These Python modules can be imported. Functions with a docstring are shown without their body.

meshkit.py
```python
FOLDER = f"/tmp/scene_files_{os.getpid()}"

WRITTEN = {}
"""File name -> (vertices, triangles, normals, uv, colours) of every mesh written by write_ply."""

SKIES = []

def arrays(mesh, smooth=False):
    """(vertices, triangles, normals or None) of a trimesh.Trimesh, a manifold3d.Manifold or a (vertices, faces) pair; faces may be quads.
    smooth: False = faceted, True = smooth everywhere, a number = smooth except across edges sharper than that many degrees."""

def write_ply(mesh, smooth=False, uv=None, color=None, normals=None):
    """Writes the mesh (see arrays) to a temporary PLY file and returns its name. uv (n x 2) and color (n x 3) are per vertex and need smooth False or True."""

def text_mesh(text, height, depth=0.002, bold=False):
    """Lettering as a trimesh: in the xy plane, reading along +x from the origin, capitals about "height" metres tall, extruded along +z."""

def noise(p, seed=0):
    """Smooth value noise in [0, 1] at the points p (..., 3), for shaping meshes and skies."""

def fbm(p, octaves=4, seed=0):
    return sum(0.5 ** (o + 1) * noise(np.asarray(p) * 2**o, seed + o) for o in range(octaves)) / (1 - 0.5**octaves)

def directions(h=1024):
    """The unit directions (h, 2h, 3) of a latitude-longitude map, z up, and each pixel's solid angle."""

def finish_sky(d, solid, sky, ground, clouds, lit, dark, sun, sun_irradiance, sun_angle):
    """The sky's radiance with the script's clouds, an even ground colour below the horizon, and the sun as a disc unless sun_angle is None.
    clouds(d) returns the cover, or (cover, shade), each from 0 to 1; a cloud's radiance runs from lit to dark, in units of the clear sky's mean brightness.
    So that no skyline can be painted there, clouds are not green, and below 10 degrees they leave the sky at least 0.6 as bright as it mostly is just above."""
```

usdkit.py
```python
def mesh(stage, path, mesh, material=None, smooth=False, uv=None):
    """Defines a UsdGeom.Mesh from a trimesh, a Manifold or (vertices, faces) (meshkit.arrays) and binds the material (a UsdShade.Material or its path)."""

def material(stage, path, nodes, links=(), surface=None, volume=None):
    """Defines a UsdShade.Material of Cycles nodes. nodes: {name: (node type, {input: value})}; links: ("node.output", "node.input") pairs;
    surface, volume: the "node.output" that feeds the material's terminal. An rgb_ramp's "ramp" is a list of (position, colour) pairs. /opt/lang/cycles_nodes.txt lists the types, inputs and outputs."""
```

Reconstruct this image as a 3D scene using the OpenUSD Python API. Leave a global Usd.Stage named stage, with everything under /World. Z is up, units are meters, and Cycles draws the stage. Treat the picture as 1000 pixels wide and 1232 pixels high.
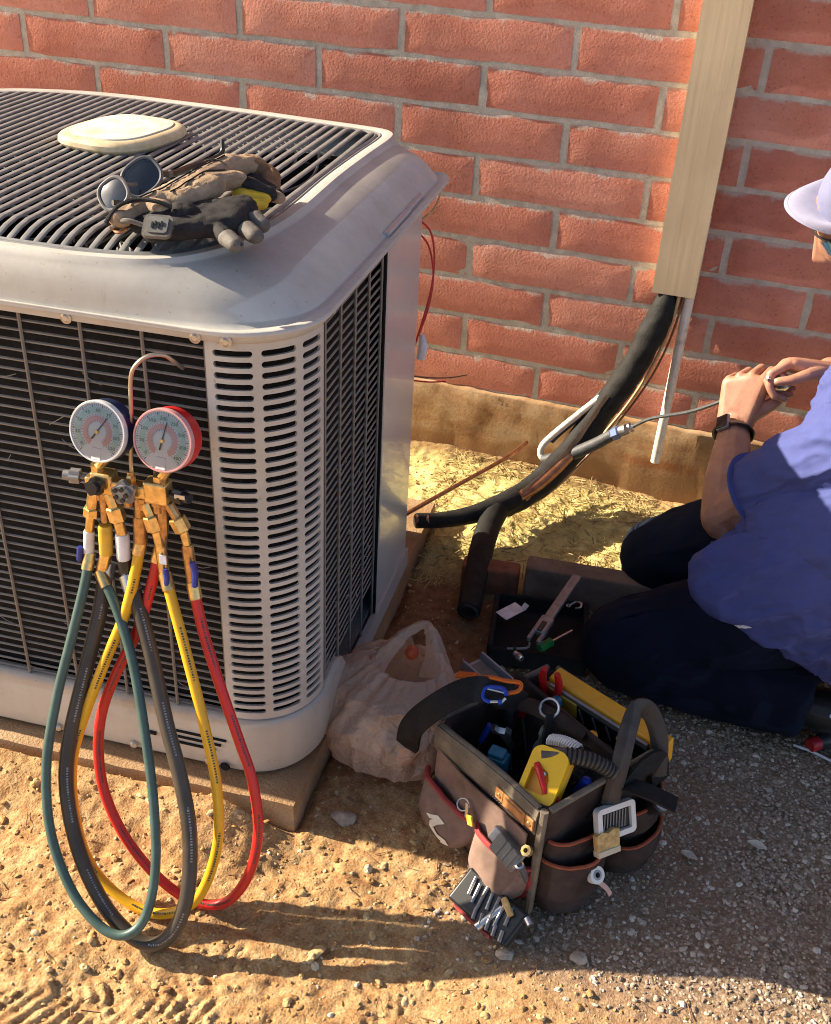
import math, random
import numpy as np, trimesh, usdkit, meshkit
from pxr import Usd, UsdGeom, UsdLux, UsdShade, Gf, Sdf, Vt
from shapely.geometry import Polygon, Point, LineString, box as sbox
from shapely import affinity

stage = Usd.Stage.CreateInMemory()
UsdGeom.SetStageUpAxis(stage, UsdGeom.Tokens.z)
UsdGeom.SetStageMetersPerUnit(stage, 1.0)
world = UsdGeom.Xform.Define(stage, '/World')
stage.SetDefaultPrim(world.GetPrim())
UsdGeom.Scope.Define(stage, '/World/Looks')

# ------------------------------------------------------------------ camera
CAM = np.array([1.67473, -2.55234, 1.44281])
YAW, PITCH, ROLL, FPX, PPX, PPY = -0.281342, 0.581702, 0.061367, 1293.47, 8.417, 32.335
fw = np.array([math.sin(YAW)*math.cos(PITCH), math.cos(YAW)*math.cos(PITCH), -math.sin(PITCH)])
rt = np.cross(fw, [0, 0, 1.0]); rt /= np.linalg.norm(rt)
up = np.cross(rt, fw)
rt, up = math.cos(ROLL)*rt+math.sin(ROLL)*up, -math.sin(ROLL)*rt+math.cos(ROLL)*up
cam = UsdGeom.Camera.Define(stage, '/World/camera')
m = Gf.Matrix4d(1)
for i, r_ in enumerate((rt, up, -fw, CAM)):
    m.SetRow(i, Gf.Vec4d(*map(float, r_), 1.0 if i == 3 else 0.0))
cam.AddTransformOp().Set(m)
AP = 36.0
cam.CreateHorizontalApertureAttr(AP)
cam.CreateVerticalApertureAttr(AP*1024/831)
cam.CreateFocalLengthAttr(AP*FPX/1000)
cam.CreateHorizontalApertureOffsetAttr(-AP*PPX/1000)
cam.CreateVerticalApertureOffsetAttr(AP*PPY/1000)
cam.CreateClippingRangeAttr(Gf.Vec2f(0.05, 500))
cam.CreateExposureAttr(1.45)

# ------------------------------------------------------------------ sky and sun
SUN_EL = math.radians(27.0)
SUN_XY = np.array([-1.0, -0.04]); SUN_XY /= np.linalg.norm(SUN_XY)
sun_dir = np.array([SUN_XY[0]*math.cos(SUN_EL), SUN_XY[1]*math.cos(SUN_EL), math.sin(SUN_EL)])
sky = UsdLux.DomeLight.Define(stage, '/World/sky')
sky.GetPrim().SetCustomDataByKey('kind', 'structure')
sky_mat = usdkit.material(stage, '/World/Looks/sky', {
    's': ('sky_texture', {'sky_type': 'single_scattering', 'sun_disc': False, 'sun_elevation': SUN_EL, 'aerosol_density': 2.2, 'air_density': 0.8, 'aerosol_density': 2.2, 'air_density': 0.8, 'aerosol_density': 2.2, 'air_density': 0.8, 'aerosol_density': 2.2, 'air_density': 0.8, 'aerosol_density': 2.2, 'air_density': 0.8, 'aerosol_density': 2.2, 'air_density': 0.8, 'aerosol_density': 2.2, 'air_density': 0.8, 'aerosol_density': 2.2, 'air_density': 0.8, 'aerosol_density': 2.2, 'air_density': 0.8, 'aerosol_density': 2.2, 'air_density': 0.8, 'aerosol_density': 2.2, 'air_density': 0.8, 'aerosol_density': 2.2, 'air_density': 0.8, 'aerosol_density': 2.2, 'air_density': 0.8, 'aerosol_density': 2.2, 'air_density': 0.8,
                          'sun_rotation': math.atan2(sun_dir[0], sun_dir[1])}),
    'b': ('background_shader', {'strength': 0.068})}, [('s.color', 'b.color')], surface='b.background')
UsdShade.MaterialBindingAPI.Apply(sky.GetPrim()).Bind(sky_mat)
sun = UsdLux.DistantLight.Define(stage, '/World/sun')
sun.CreateNormalizeAttr(True); sun.CreateIntensityAttr(1.25); sun.CreateAngleAttr(0.5)
sun.CreateColorAttr(Gf.Vec3f(1.0, 0.86, 0.66))
zz = sun_dir; xx = np.cross([0, 0, 1.0], zz); xx /= np.linalg.norm(xx); yy = np.cross(zz, xx)
ms = Gf.Matrix4d(1)
for i, r_ in enumerate((xx, yy, zz)):
    ms.SetRow(i, Gf.Vec4d(*map(float, r_), 0.0))
sun.AddTransformOp().Set(ms)

# ------------------------------------------------------------------ helpers
rng = np.random.default_rng(7)
random.seed(7)
taken = {}
def numbered(base, name):
    key = base+'/'+name
    n = taken.get(key, 0); taken[key] = n+1
    return key if n == 0 else f'{key}_{n:03d}'
def setd(p, **kw):
    for k, v in kw.items():
        if v: p.SetCustomDataByKey(k, v)
def path_of(parent):
    return '/World' if parent is None else str(parent.GetPath())
def thing(name, label, cat, loc=(0, 0, 0), rz=0.0, group=None):
    x = UsdGeom.Xform.Define(stage, numbered('/World', name))
    x.AddTranslateOp().Set(Gf.Vec3d(*map(float, loc)))
    if rz: x.AddRotateZOp().Set(math.degrees(rz))
    setd(x.GetPrim(), label=label, category=cat, group=group)
    return x.GetPrim()
def part(parent, name, mesh, material, smooth=40, label=None, kind=None, loc=None):
    if isinstance(mesh, list): mesh = cat(mesh)
    g = usdkit.mesh(stage, numbered(path_of(parent), name), mesh, material, smooth=smooth)
    if loc is not None: g.AddTranslateOp().Set(Gf.Vec3d(*map(float, loc)))
    setd(g.GetPrim(), label=label, kind=kind)
    return g.GetPrim()
def single(name, mesh, material, label=None, category=None, smooth=40, group=None, kind=None):
    p = part(None, name, mesh, material, smooth, label, kind)
    setd(p, category=category, group=group)
    return p
def cat(ms):
    return trimesh.util.concatenate([x for x in ms if x is not None])
def A(*p): return np.array(p, float)

def spline(pts, n=8, closed=False):
    P = np.asarray(pts, float)
    if closed: Q = np.vstack([P[-1:], P, P[:2]])
    else: Q = np.vstack([2*P[0]-P[1], P, 2*P[-1]-P[-2]])
    out = []
    for i in range(1, len(Q)-2):
        p0, p1, p2, p3 = Q[i-1:i+3]
        for t in np.arange(n)/n:
            out.append(0.5*((2*p1)+(-p0+p2)*t+(2*p0-5*p1+4*p2-p3)*t*t+(-p0+3*p1-3*p2+p3)*t**3))
    if not closed: out.append(Q[-2])
    return np.array(out)
def frames(P, closed=False, hint=None):
    P = np.asarray(P, float)
    T = np.gradient(P, axis=0) if not closed else np.roll(P, -1, 0)-np.roll(P, 1, 0)
    T /= np.maximum(np.linalg.norm(T, axis=1, keepdims=True), 1e-12)
    h = np.array(hint if hint is not None else ([0, 0, 1.0] if abs(T[0][2]) < .9 else [1.0, 0, 0]), float)
    n = h-T[0]*(h@T[0]); n /= np.linalg.norm(n)
    N = [n]
    for i in range(1, len(P)):
        if hint is not None: v = h-T[i]*(h@T[i])
        else: v = N[-1]-T[i]*(N[-1]@T[i])
        L = np.linalg.norm(v)
        N.append(v/L if L > 1e-9 else N[-1])
    N = np.array(N)
    return T, N, np.cross(T, N)
def sweep(P, prof, scale=None, closed=False, hint=None, caps=True):
    """prof: k x 2 (along N, along B), closed section; scale: per point factor or (n,2)."""
    P = np.asarray(P, float); prof = np.asarray(prof, float); k = len(prof); n = len(P)
    T, N, B = frames(P, closed, hint)
    s = np.ones((n, 2)) if scale is None else np.asarray(scale, float)
    if s.ndim == 1: s = np.stack([s, s], 1)
    V = (P[:, None, :] + N[:, None, :]*(prof[None, :, 0, None]*s[:, 0, None, None]) + B[:, None, :]*(prof[None, :, 1, None]*s[:, 1, None, None])).reshape(-1, 3)
    F = []
    rings = n if closed else n-1
    for i in range(rings):
        a = i*k; b = ((i+1) % n)*k
        for j in range(k):
            j2 = (j+1) % k
            F += [[a+j, a+j2, b+j2], [a+j, b+j2, b+j]]
    if not closed and caps:
        V = np.vstack([V, P[0], P[-1]])
        c0, c1 = n*k, n*k+1
        for j in range(k):
            j2 = (j+1) % k
            F += [[c0, j2, j], [c1, (n-1)*k+j, (n-1)*k+j2]]
    return trimesh.Trimesh(V, np.array(F), process=False)
def circ(r, k=8, ry=None):
    a = np.arange(k)*2*math.pi/k
    return np.stack([r*np.cos(a), (r if ry is None else ry)*np.sin(a)], 1)
def tube(P, r, k=8, closed=False, smooth_n=0, hint=None):
    P = np.asarray(P, float)
    rr = np.asarray(r, float)
    if smooth_n:
        if rr.ndim: rr = spline(np.stack([rr, rr, rr], 1), smooth_n, closed)[:, 0]
        P = spline(P, smooth_n, closed)
    if rr.ndim: return sweep(P, circ(1, k), scale=rr, closed=closed, hint=hint)
    return sweep(P, circ(float(rr), k), closed=closed, hint=hint)
def rod(a, b, r, k=8): return tube([a, b], r, k)
def box(c, s, R=None):
    b = trimesh.creation.box(s)
    if R is not None:
        M = np.eye(4); M[:3, :3] = R; b.apply_transform(M)
    b.apply_translation(c); return b
def rbox(c, s, r=0.004, R=None, seg=2):
    """rounded box"""
    s = np.array(s, float); r = min(r, s.min()/2.02)
    o = trimesh.creation.icosphere(seg-1 if seg > 1 else 1, r)
    V = []
    for sx in (-1, 1):
        for sy in (-1, 1):
            for sz in (-1, 1):
                V.append(o.vertices+np.array([sx, sy, sz])*(s/2-r))
    h = trimesh.convex.convex_hull(np.vstack(V))
    if R is not None:
        M = np.eye(4); M[:3, :3] = R; h.apply_transform(M)
    h.apply_translation(c); return h
def basis(x=None, z=None, y=None):
    """rotation matrix with given x axis (exact) and z hint"""
    x = np.array(x, float); x /= np.linalg.norm(x)
    z = np.array(z, float); z = z-x*(z@x); z /= np.linalg.norm(z)
    return np.stack([x, np.cross(z, x), z], 1)
def xf(mesh, R=None, t=(0, 0, 0)):
    mesh = mesh.copy(); M = np.eye(4)
    if R is not None: M[:3, :3] = R
    M[:3, 3] = t; mesh.apply_transform(M); return mesh
def lathe(prof, k=24, R=None, t=(0, 0, 0)):
    """prof: (radius, height) list; axis z."""
    prof = np.asarray(prof, float); n = len(prof)
    a = np.arange(k)*2*math.pi/k
    V = np.stack([prof[:, 0, None]*np.cos(a), prof[:, 0, None]*np.sin(a), np.repeat(prof[:, 1, None], k, 1)], -1).reshape(-1, 3)
    F = []
    for i in range(n-1):
        for j in range(k):
            j2 = (j+1) % k
            F += [[i*k+j, i*k+j2, (i+1)*k+j2], [i*k+j, (i+1)*k+j2, (i+1)*k+j]]
    return xf(trimesh.Trimesh(V, np.array(F), process=True), R, t)
def extr(poly, h, R=None, t=(0, 0, 0)):
    ms_ = [trimesh.creation.extrude_polygon(g, h, engine='earcut') for g in getattr(poly, 'geoms', [poly])]
    return xf(cat(ms_), R, t)
def grid(V, flip=False):
    """V: n x m x 3 -> surface"""
    n, m_ = V.shape[:2]
    i, j = np.meshgrid(np.arange(n-1), np.arange(m_-1), indexing='ij')
    a = (i*m_+j).ravel(); b = a+1; c = a+m_+1; d = a+m_
    F = np.vstack([np.stack([a, b, c], 1), np.stack([a, c, d], 1)])
    if flip: F = F[:, ::-1]
    return trimesh.Trimesh(V.reshape(-1, 3), F, process=False)
def solid(V, th):
    """give a grid sheet a thickness (along vertex normals)"""
    g = grid(V); nrm = g.vertex_normals.reshape(V.shape)
    W = V-nrm*th
    n, m_ = V.shape[:2]
    e = [grid(V), grid(W, True)]
    for sl in (np.s_[0, :], np.s_[-1, :], np.s_[:, 0], np.s_[:, -1]):
        a, b = V[sl], W[sl]
        s = grid(np.stack([a, b])); e.append(s)
    r = cat(e); r.merge_vertices(); trimesh.repair.fix_normals(r); return r

# ------------------------------------------------------------------ materials
def pm(name, col, rough=0.5, metal=0.0, var=0.15, vs=30.0, bump=0.0, bs=120.0, col2=None, ramp=None, spec=0.5, extra=None, detail=4, bdist=0.002, coat=0.0):
    col = np.array(col, float)
    if ramp is None:
        c2 = np.clip(col*(1-var), 0, 1) if col2 is None else np.array(col2, float)
        c1 = np.clip(col*(1+var), 0, 1) if col2 is None else col
        ramp = [(0.32, tuple(c2)), (0.68, tuple(c1))]
    nodes = {'tc': ('texture_coordinate', {}), 'n': ('noise_texture', {'scale': vs, 'detail': float(detail), 'roughness': 0.6}),
             'r': ('rgb_ramp', {'ramp': ramp}),
             'p': ('principled_bsdf', {'roughness': rough, 'metallic': metal, 'specular_ior_level': spec, 'coat_weight': coat, **(extra or {})})}
    links = [('tc.object', 'n.vector'), ('n.fac', 'r.fac'), ('r.color', 'p.base_color')]
    if bump:
        nodes['n2'] = ('noise_texture', {'scale': bs, 'detail': 4.0, 'roughness': 0.6})
        nodes['b'] = ('bump', {'strength': float(bump), 'distance': bdist})
        links += [('tc.object', 'n2.vector'), ('n2.fac', 'b.height'), ('b.normal', 'p.normal')]
    return usdkit.material(stage, '/World/Looks/'+name, nodes, links, surface='p.BSDF')
# ================================================================== ground
XA, XB, YA, YB = 0.25, 2.45, -2.15, 0.02
def graded(a, b, step, far, n):
    core = np.arange(a, b+step/2, step)
    g = np.geomspace(step*1.5, far, n)
    return np.concatenate([a-g[::-1], core, b+g])
gx = graded(XA, XB, 0.0045, 90, 34); gy = graded(YA, YB, 0.0045, 90, 34)
GX, GY = np.meshgrid(gx, gy, indexing='ij')
def ss(a, b, x):
    t = np.clip((x-a)/(b-a), 0, 1); return t*t*(3-2*t)
def fb(x, y, s, o, seed): return meshkit.fbm(np.stack([x*s, y*s, 0*x+3.1*seed], -1), o, seed)
def gravel_mask(x, y):
    w = (fb(x, y, 4.0, 3, 5)-.5)*0.5
    return ss(-0.08, 0.14, (x-1.42)+0.35*np.minimum(0, -(y+1.0))*-0.2+w) * ss(0.10, -0.12, y+0.62+w*.5)
def ground_z(x, y):
    near = ss(0.6, -0.3, np.maximum(np.abs(x-1.35)-1.1, np.abs(y+1.05)-1.1))
    g = gravel_mask(x, y)
    z = 0.030*ss(-0.75, 0.0, y)*(1-0.9*ss(1.0, 1.8, x))
    rough = 1-0.7*g
    z = z+near*((fb(x, y, 5, 3, 1)-.5)*0.026 + rough*(fb(x, y, 22, 3, 2)-.5)*0.015)
    lump = fb(x, y, 60, 3, 3)
    z = z+near*rough*((lump-.5)*0.010)
    z = z+near*(fb(x, y, 130, 2, 4)-.5)*0.0040
    # boot-tread prints pressed in the loose soil
    for (cx, cy, ang, L, Wd) in ((1.07, -1.755, .35, .12, .055), (1.205, -1.705, -.6, .10, .045), (0.93, -1.80, 0.1, .14, .06), (1.35, -1.685, .9, .10, .045)):
        dx, dy = x-cx, y-cy
        a = dx*math.cos(ang)+dy*math.sin(ang); b = -dx*math.sin(ang)+dy*math.cos(ang)
        inside = ss(L, L*.8, np.abs(a))*ss(Wd, Wd*.8, np.abs(b))
        gro = np.sin((a+0.7*np.abs(b))*2*math.pi/0.022)
        part_ = ss(.36, .60, fb(x, y, 19, 3, 14))
        z = z-near*inside*part_*(0.0020-0.0022*np.clip(gro*1.6, -1, 1))
    # soil heaped against the front of the pad
    pu, pv_ = x*math.cos(.0723)+y*math.sin(.0723), y*math.cos(.0723)-x*math.sin(.0723)
    z = z+.064*ss(-1.62, -1.482, pv_)*ss(-1.43, -1.46, pv_)*ss(1.06, .90, pu)
    # level the soil under the concrete pad and the bag
    pad = ss(0.03, -0.02, pu-1.035)*ss(-0.03, 0.02, pv_+1.468)*ss(.03, -.03, pv_+.44)
    z = z*(1-pad)-0.03*pad
    return z
GZ = ground_z(GX, GY)
g_v = np.stack([GX, GY, GZ], -1)

# ground material
gn = {
 'geo': ('geometry', {}),
 'nA': ('noise_texture', {'scale': 3.2, 'detail': 5.0, 'roughness': .6}),
 'nB': ('noise_texture', {'scale': 38.0, 'detail': 5.0, 'roughness': .65}),
 'nC': ('noise_texture', {'scale': 260.0, 'detail': 3.0, 'roughness': .6}),
 'dirt': ('rgb_ramp', {'ramp': [(0.28, (.29, .143, .063)), (0.45, (.43, .250, .112)), (0.62, (.53, .355, .175)), (.8, (.60, .46, .27))]}),
 'grain': ('rgb_ramp', {'ramp': [(0.3, (.55, .5, .45)), (0.55, (1., 1., 1.)), (.75, (1.25, 1.2, 1.1))]}),
 'mulg': ('mix', {'mix_type': 'multiply', 'fac': 0.9}),
 # grey gravel
 'v': ('voronoi_texture', {'scale': 210.0}),
 'grav': ('rgb_ramp', {'ramp': [(0.0, (.16, .11, .07)), (.35, (.30, .215, .145)), (0.7, (.44, .335, .24)), (1., (.64, .54, .42))]}),
 'sv': ('separate_color', {}),
 'gdark': ('mix', {'mix_type': 'multiply', 'fac': 0.75}),
 'gd': ('rgb_ramp', {'ramp': [(0.0, (1., 1., 1.)), (.4, (.75, .75, .75)), (.7, (.4, .37, .35))]}),
 'grn': ('mix', {'mix_type': 'mix', 'fac': 0.5}),
 'brn': ('rgb_ramp', {'ramp': [(0.4, (.26, .15, .09)), (0.6, (.33, .22, .145))]}),
 'brf': ('rgb_ramp', {'ramp': [(0.42, (0., 0., 0.)), (0.62, (.75, .75, .75))]}),
 'sep': ('separate_xyz', {}),
 'mx': ('map_range', {'range_type': 'smoothstep', 'from_min': 1.30, 'from_max': 1.62, 'to_min': 0., 'to_max': 1.}),
 'nx': ('math', {'math_type': 'multiply_add', 'value2': 0.55, 'value3': -0.27}),
 'addx': ('math', {'math_type': 'add'}),
 'my': ('map_range', {'range_type': 'smoothstep', 'from_min': -.50, 'from_max': -.72, 'to_min': 0., 'to_max': 1.}),
 'gm0': ('math', {'math_type': 'multiply'}), 'my2': ('map_range', {'range_type': 'smoothstep', 'from_min': -1.60, 'from_max': -1.44, 'to_min': .08, 'to_max': 1.}), 'gm': ('math', {'math_type': 'multiply'}),
 'mixg': ('mix', {'mix_type': 'mix'}),
 # dry straw litter by the wall
 'lit': ('rgb_ramp', {'ramp': [(.32, (.30, .16, .07)), (.42, (.60, .49, .18)), (.58, (.72, .64, .27)), (.8, (.78, .72, .40))]}),
 'wy': ('map_range', {'range_type': 'smoothstep', 'from_min': -.66, 'from_max': -.40, 'to_min': 0., 'to_max': 1.}),
 'wy2': ('map_range', {'range_type': 'smoothstep', 'from_min': -.17, 'from_max': -.02, 'to_min': 1., 'to_max': 0.15}),
 'wm': ('math', {'math_type': 'multiply'}),
 'addy': ('math', {'math_type': 'multiply_add', 'value2': 0.30, 'value3': -0.15}),
 'addy2': ('math', {'math_type': 'add'}),
 'mixl': ('mix', {'mix_type': 'mix'}),
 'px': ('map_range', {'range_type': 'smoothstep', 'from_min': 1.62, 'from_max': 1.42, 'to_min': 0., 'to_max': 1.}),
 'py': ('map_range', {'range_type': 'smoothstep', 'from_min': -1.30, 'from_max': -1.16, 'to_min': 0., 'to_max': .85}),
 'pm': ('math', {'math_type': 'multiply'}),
 'shade_soil': ('rgb_ramp', {'ramp': [(.3, (.12, .055, .028)), (.6, (.22, .105, .05)), (.8, (.28, .16, .085))]}),  # shade beside the condenser painted into the soil as darker red-brown
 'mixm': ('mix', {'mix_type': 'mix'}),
 'hb': ('math', {'math_type': 'multiply_add', 'value2': 0.5}),
 'b': ('bump', {'strength': .8, 'distance': .004}),
 'p': ('principled_bsdf', {'roughness': .95, 'specular_ior_level': .15}),
}
gl = [('geo.position', f'{x}.vector') for x in ('nA', 'nB', 'nC', 'v', 'sep')]
gl += [('nB.fac', 'dirt.fac'), ('nC.fac', 'grain.fac'), ('dirt.color', 'mulg.color1'), ('grain.color', 'mulg.color2'),
       ('v.color', 'sv.color'), ('sv.r', 'grav.fac'), ('v.distance', 'gd.fac'), ('grav.color', 'gdark.color1'), ('gd.color', 'gdark.color2'),
       ('nA.fac', 'brf.fac'), ('nC.fac', 'brn.fac'), ('brf.color', 'grn.fac'), ('gdark.color', 'grn.color1'), ('brn.color', 'grn.color2'),
       ('nA.fac', 'nx.value1'), ('sep.x', 'addx.value1'), ('nx.value', 'addx.value2'), ('addx.value', 'mx.value'),
       ('nA.fac', 'addy.value1'), ('sep.y', 'addy2.value1'), ('addy.value', 'addy2.value2'), ('addy2.value', 'my.value'), ('mx.result', 'gm0.value1'), ('my.result', 'gm0.value2'), ('addy2.value', 'my2.value'), ('gm0.value', 'gm.value1'), ('my2.result', 'gm.value2'),
       ('gm.value', 'mixg.fac'), ('nB.fac', 'shade_soil.fac'), ('addx.value', 'px.value'), ('addy2.value', 'py.value'), ('px.result', 'pm.value1'), ('py.result', 'pm.value2'), ('pm.value', 'mixm.fac'), ('mulg.color', 'mixm.color1'), ('shade_soil.color', 'mixm.color2'), ('mixm.color', 'mixg.color1'), ('grn.color', 'mixg.color2'),
       ('nB.fac', 'lit.fac'), ('addy2.value', 'wy.value'), ('sep.y', 'wy2.value'), ('wy.result', 'wm.value1'), ('wy2.result', 'wm.value2'),
       ('wm.value', 'mixl.fac'), ('mixg.color', 'mixl.color1'), ('lit.color', 'mixl.color2'),
       ('mixl.color', 'p.base_color'), ('nC.fac', 'hb.value1'), ('nB.fac', 'hb.value3'), ('hb.value', 'b.height'), ('b.normal', 'p.normal')]
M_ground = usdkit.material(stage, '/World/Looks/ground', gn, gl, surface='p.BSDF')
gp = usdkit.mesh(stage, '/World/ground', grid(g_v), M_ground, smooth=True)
setd(gp.GetPrim(), kind='structure', label='reddish yellow dirt yard with grey gravel on the right')
def gz(x, y): return float(ground_z(np.array([float(x)]), np.array([float(y)]))[0])

# ================================================================== brick wall
H, L = 0.1005, 0.4064
M_mortar = pm('mortar', (.50, .455, .385), .95, var=.18, vs=40, bump=.7, bs=400, bdist=.002, spec=.2)
def brick_mat(name, ca, cb):
    return usdkit.material(stage, '/World/Looks/'+name, {
        'tc': ('texture_coordinate', {}), 'geo': ('geometry', {}),
        'n': ('noise_texture', {'scale': 9.0, 'detail': 5.0, 'roughness': .6}),
        'f': ('noise_texture', {'scale': 170.0, 'detail': 4.0, 'roughness': .65}),
        'e': ('noise_texture', {'scale': 14.0, 'detail': 5.0, 'roughness': .65}),
        'r': ('rgb_ramp', {'ramp': [(.3, ca), (.7, cb)]}),
        'sp': ('rgb_ramp', {'ramp': [(.25, (.55, .5, .48)), (.42, (1., 1., 1.)), (.68, (1.1, 1.08, 1.05))]}),
        'mul': ('mix', {'mix_type': 'multiply', 'fac': .8}),
        'sep': ('separate_xyz', {}),
        'up': ('map_range', {'from_min': .018, 'from_max': .050, 'to_min': -.12, 'to_max': .38}),
        'ad': ('math', {'math_type': 'add'}),
        'st': ('map_range', {'range_type': 'smoothstep', 'from_min': .66, 'from_max': .84, 'to_min': 0., 'to_max': .75}),
        'mx': ('mix', {'mix_type': 'mix', 'color2': (.50, .46, .40)}), 'w': ('noise_texture', {'scale': 1.7, 'detail': 6., 'roughness': .6}), 'wr': ('rgb_ramp', {'ramp': [(.30, (.72, .68, .66)), (.46, (1., 1., 1.)), (.7, (1.06, 1.05, 1.04))]}), 'mw': ('mix', {'mix_type': 'multiply', 'fac': .9}),
        'pit': ('voronoi_texture', {'scale': 62.}), 'pr': ('rgb_ramp', {'ramp': [(.0, (.35, .30, .28)), (.09, (.6, .55, .52)), (.16, (1., 1., 1.))]}), 'mp2': ('mix', {'mix_type': 'multiply', 'fac': .7}),
        'hm': ('math', {'math_type': 'multiply_add', 'value2': 1.6}),
        'b': ('bump', {'strength': .6, 'distance': .0032}),
        'p': ('principled_bsdf', {'roughness': .93, 'specular_ior_level': .2})},
        [('geo.position', 'n.vector'), ('geo.position', 'f.vector'), ('geo.position', 'e.vector'), ('tc.object', 'sep.vector'), ('n.fac', 'r.fac'), ('f.fac', 'sp.fac'),
         ('r.color', 'mul.color1'), ('sp.color', 'mul.color2'), ('sep.z', 'up.value'), ('up.result', 'ad.value1'), ('e.fac', 'ad.value2'), ('ad.value', 'st.value'),
         ('st.result', 'mx.fac'), ('mul.color', 'mx.color1'), ('geo.position', 'w.vector'), ('w.fac', 'wr.fac'), ('mx.color', 'mw.color1'), ('wr.color', 'mw.color2'), ('geo.position', 'pit.vector'), ('pit.distance', 'pr.fac'), ('mw.color', 'mp2.color1'), ('pr.color', 'mp2.color2'), ('mp2.color', 'p.base_color'), ('n.fac', 'hm.value1'), ('f.fac', 'hm.value3'), ('hm.value', 'b.height'), ('b.normal', 'p.normal')], surface='p.BSDF')
M_bricks = [brick_mat('brick_a', (.46, .168, .116), (.56, .245, .180)), brick_mat('brick_b', (.42, .148, .102), (.52, .215, .158)),
            brick_mat('brick_c', (.48, .185, .130), (.58, .268, .202)), brick_mat('brick_d', (.44, .156, .106), (.54, .228, .166))]
wall = thing('brick_wall', 'red slump block wall with grey mortar joints behind the air conditioner', 'wall')
def make_brick(x0, x1, seed):
    w = x1-x0; hh = 0.0885
    nx, nz = max(5, int(w/0.028)), 5
    u = np.linspace(-w/2, w/2, nx+1); v = np.linspace(-hh/2, hh/2, nz+1)
    U, V = np.meshgrid(u, v, indexing='ij')
    j = lambda s, f: (meshkit.fbm(np.stack([U*f+seed*7.3, V*f, 0*U+s+seed], -1), 3, s)-.5)
    edge = np.minimum(1-np.abs(U)/(w/2), (1-np.abs(V)/(hh/2))*hh/w)*w/2
    Y = -0.0050+0.0030*(1-ss(0, .005, edge)) + j(1, 14)*0.0035
    X2 = U+j(2, 16)*0.007; Z2 = V+j(3, 14)*0.010*(np.abs(V)/(hh/2))+j(4, 4)*.006
    F = np.stack([X2, Y, Z2], -1)
    # wrap: outer border pushed back into the mortar
    P = np.zeros((nx+3, nz+3, 3)); P[1:-1, 1:-1] = F
    P[0, 1:-1] = F[0]; P[-1, 1:-1] = F[-1]; P[:, 0] = P[:, 1]; P[:, -1] = P[:, -2]
    P[0, :, 1] = P[-1, :, 1] = 0.03; P[:, 0, 1] = P[:, -1, 1] = 0.03
    return grid(P)
k = 0
for r in range(-14, 9):
    zc = 1.06-r*H
    off = 0.5 if r % 2 else 0.0
    for c in range(-4, 8):
        x0 = (c+off)*L+.0085; x1 = (c+1+off)*L-.0085
        k += 1
        part(wall, 'brick', make_brick(x0, x1, k % 97+r*.37), M_bricks[int(rng.integers(0, 4))], smooth=50, loc=((x0+x1)/2, 0, zc))
nmx, nmz = 300, 130
mu, mv = np.meshgrid(np.linspace(-1.75, 3.45, nmx), np.linspace(.195, 2.52, nmz), indexing='ij')
my_ = (meshkit.fbm(np.stack([mu*30, mv*30, 0*mu], -1), 3, 9)-.5)*.003-0.0012
part(wall, 'mortar', grid(np.stack([mu, my_, mv], -1)), M_mortar, smooth=True)

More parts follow.
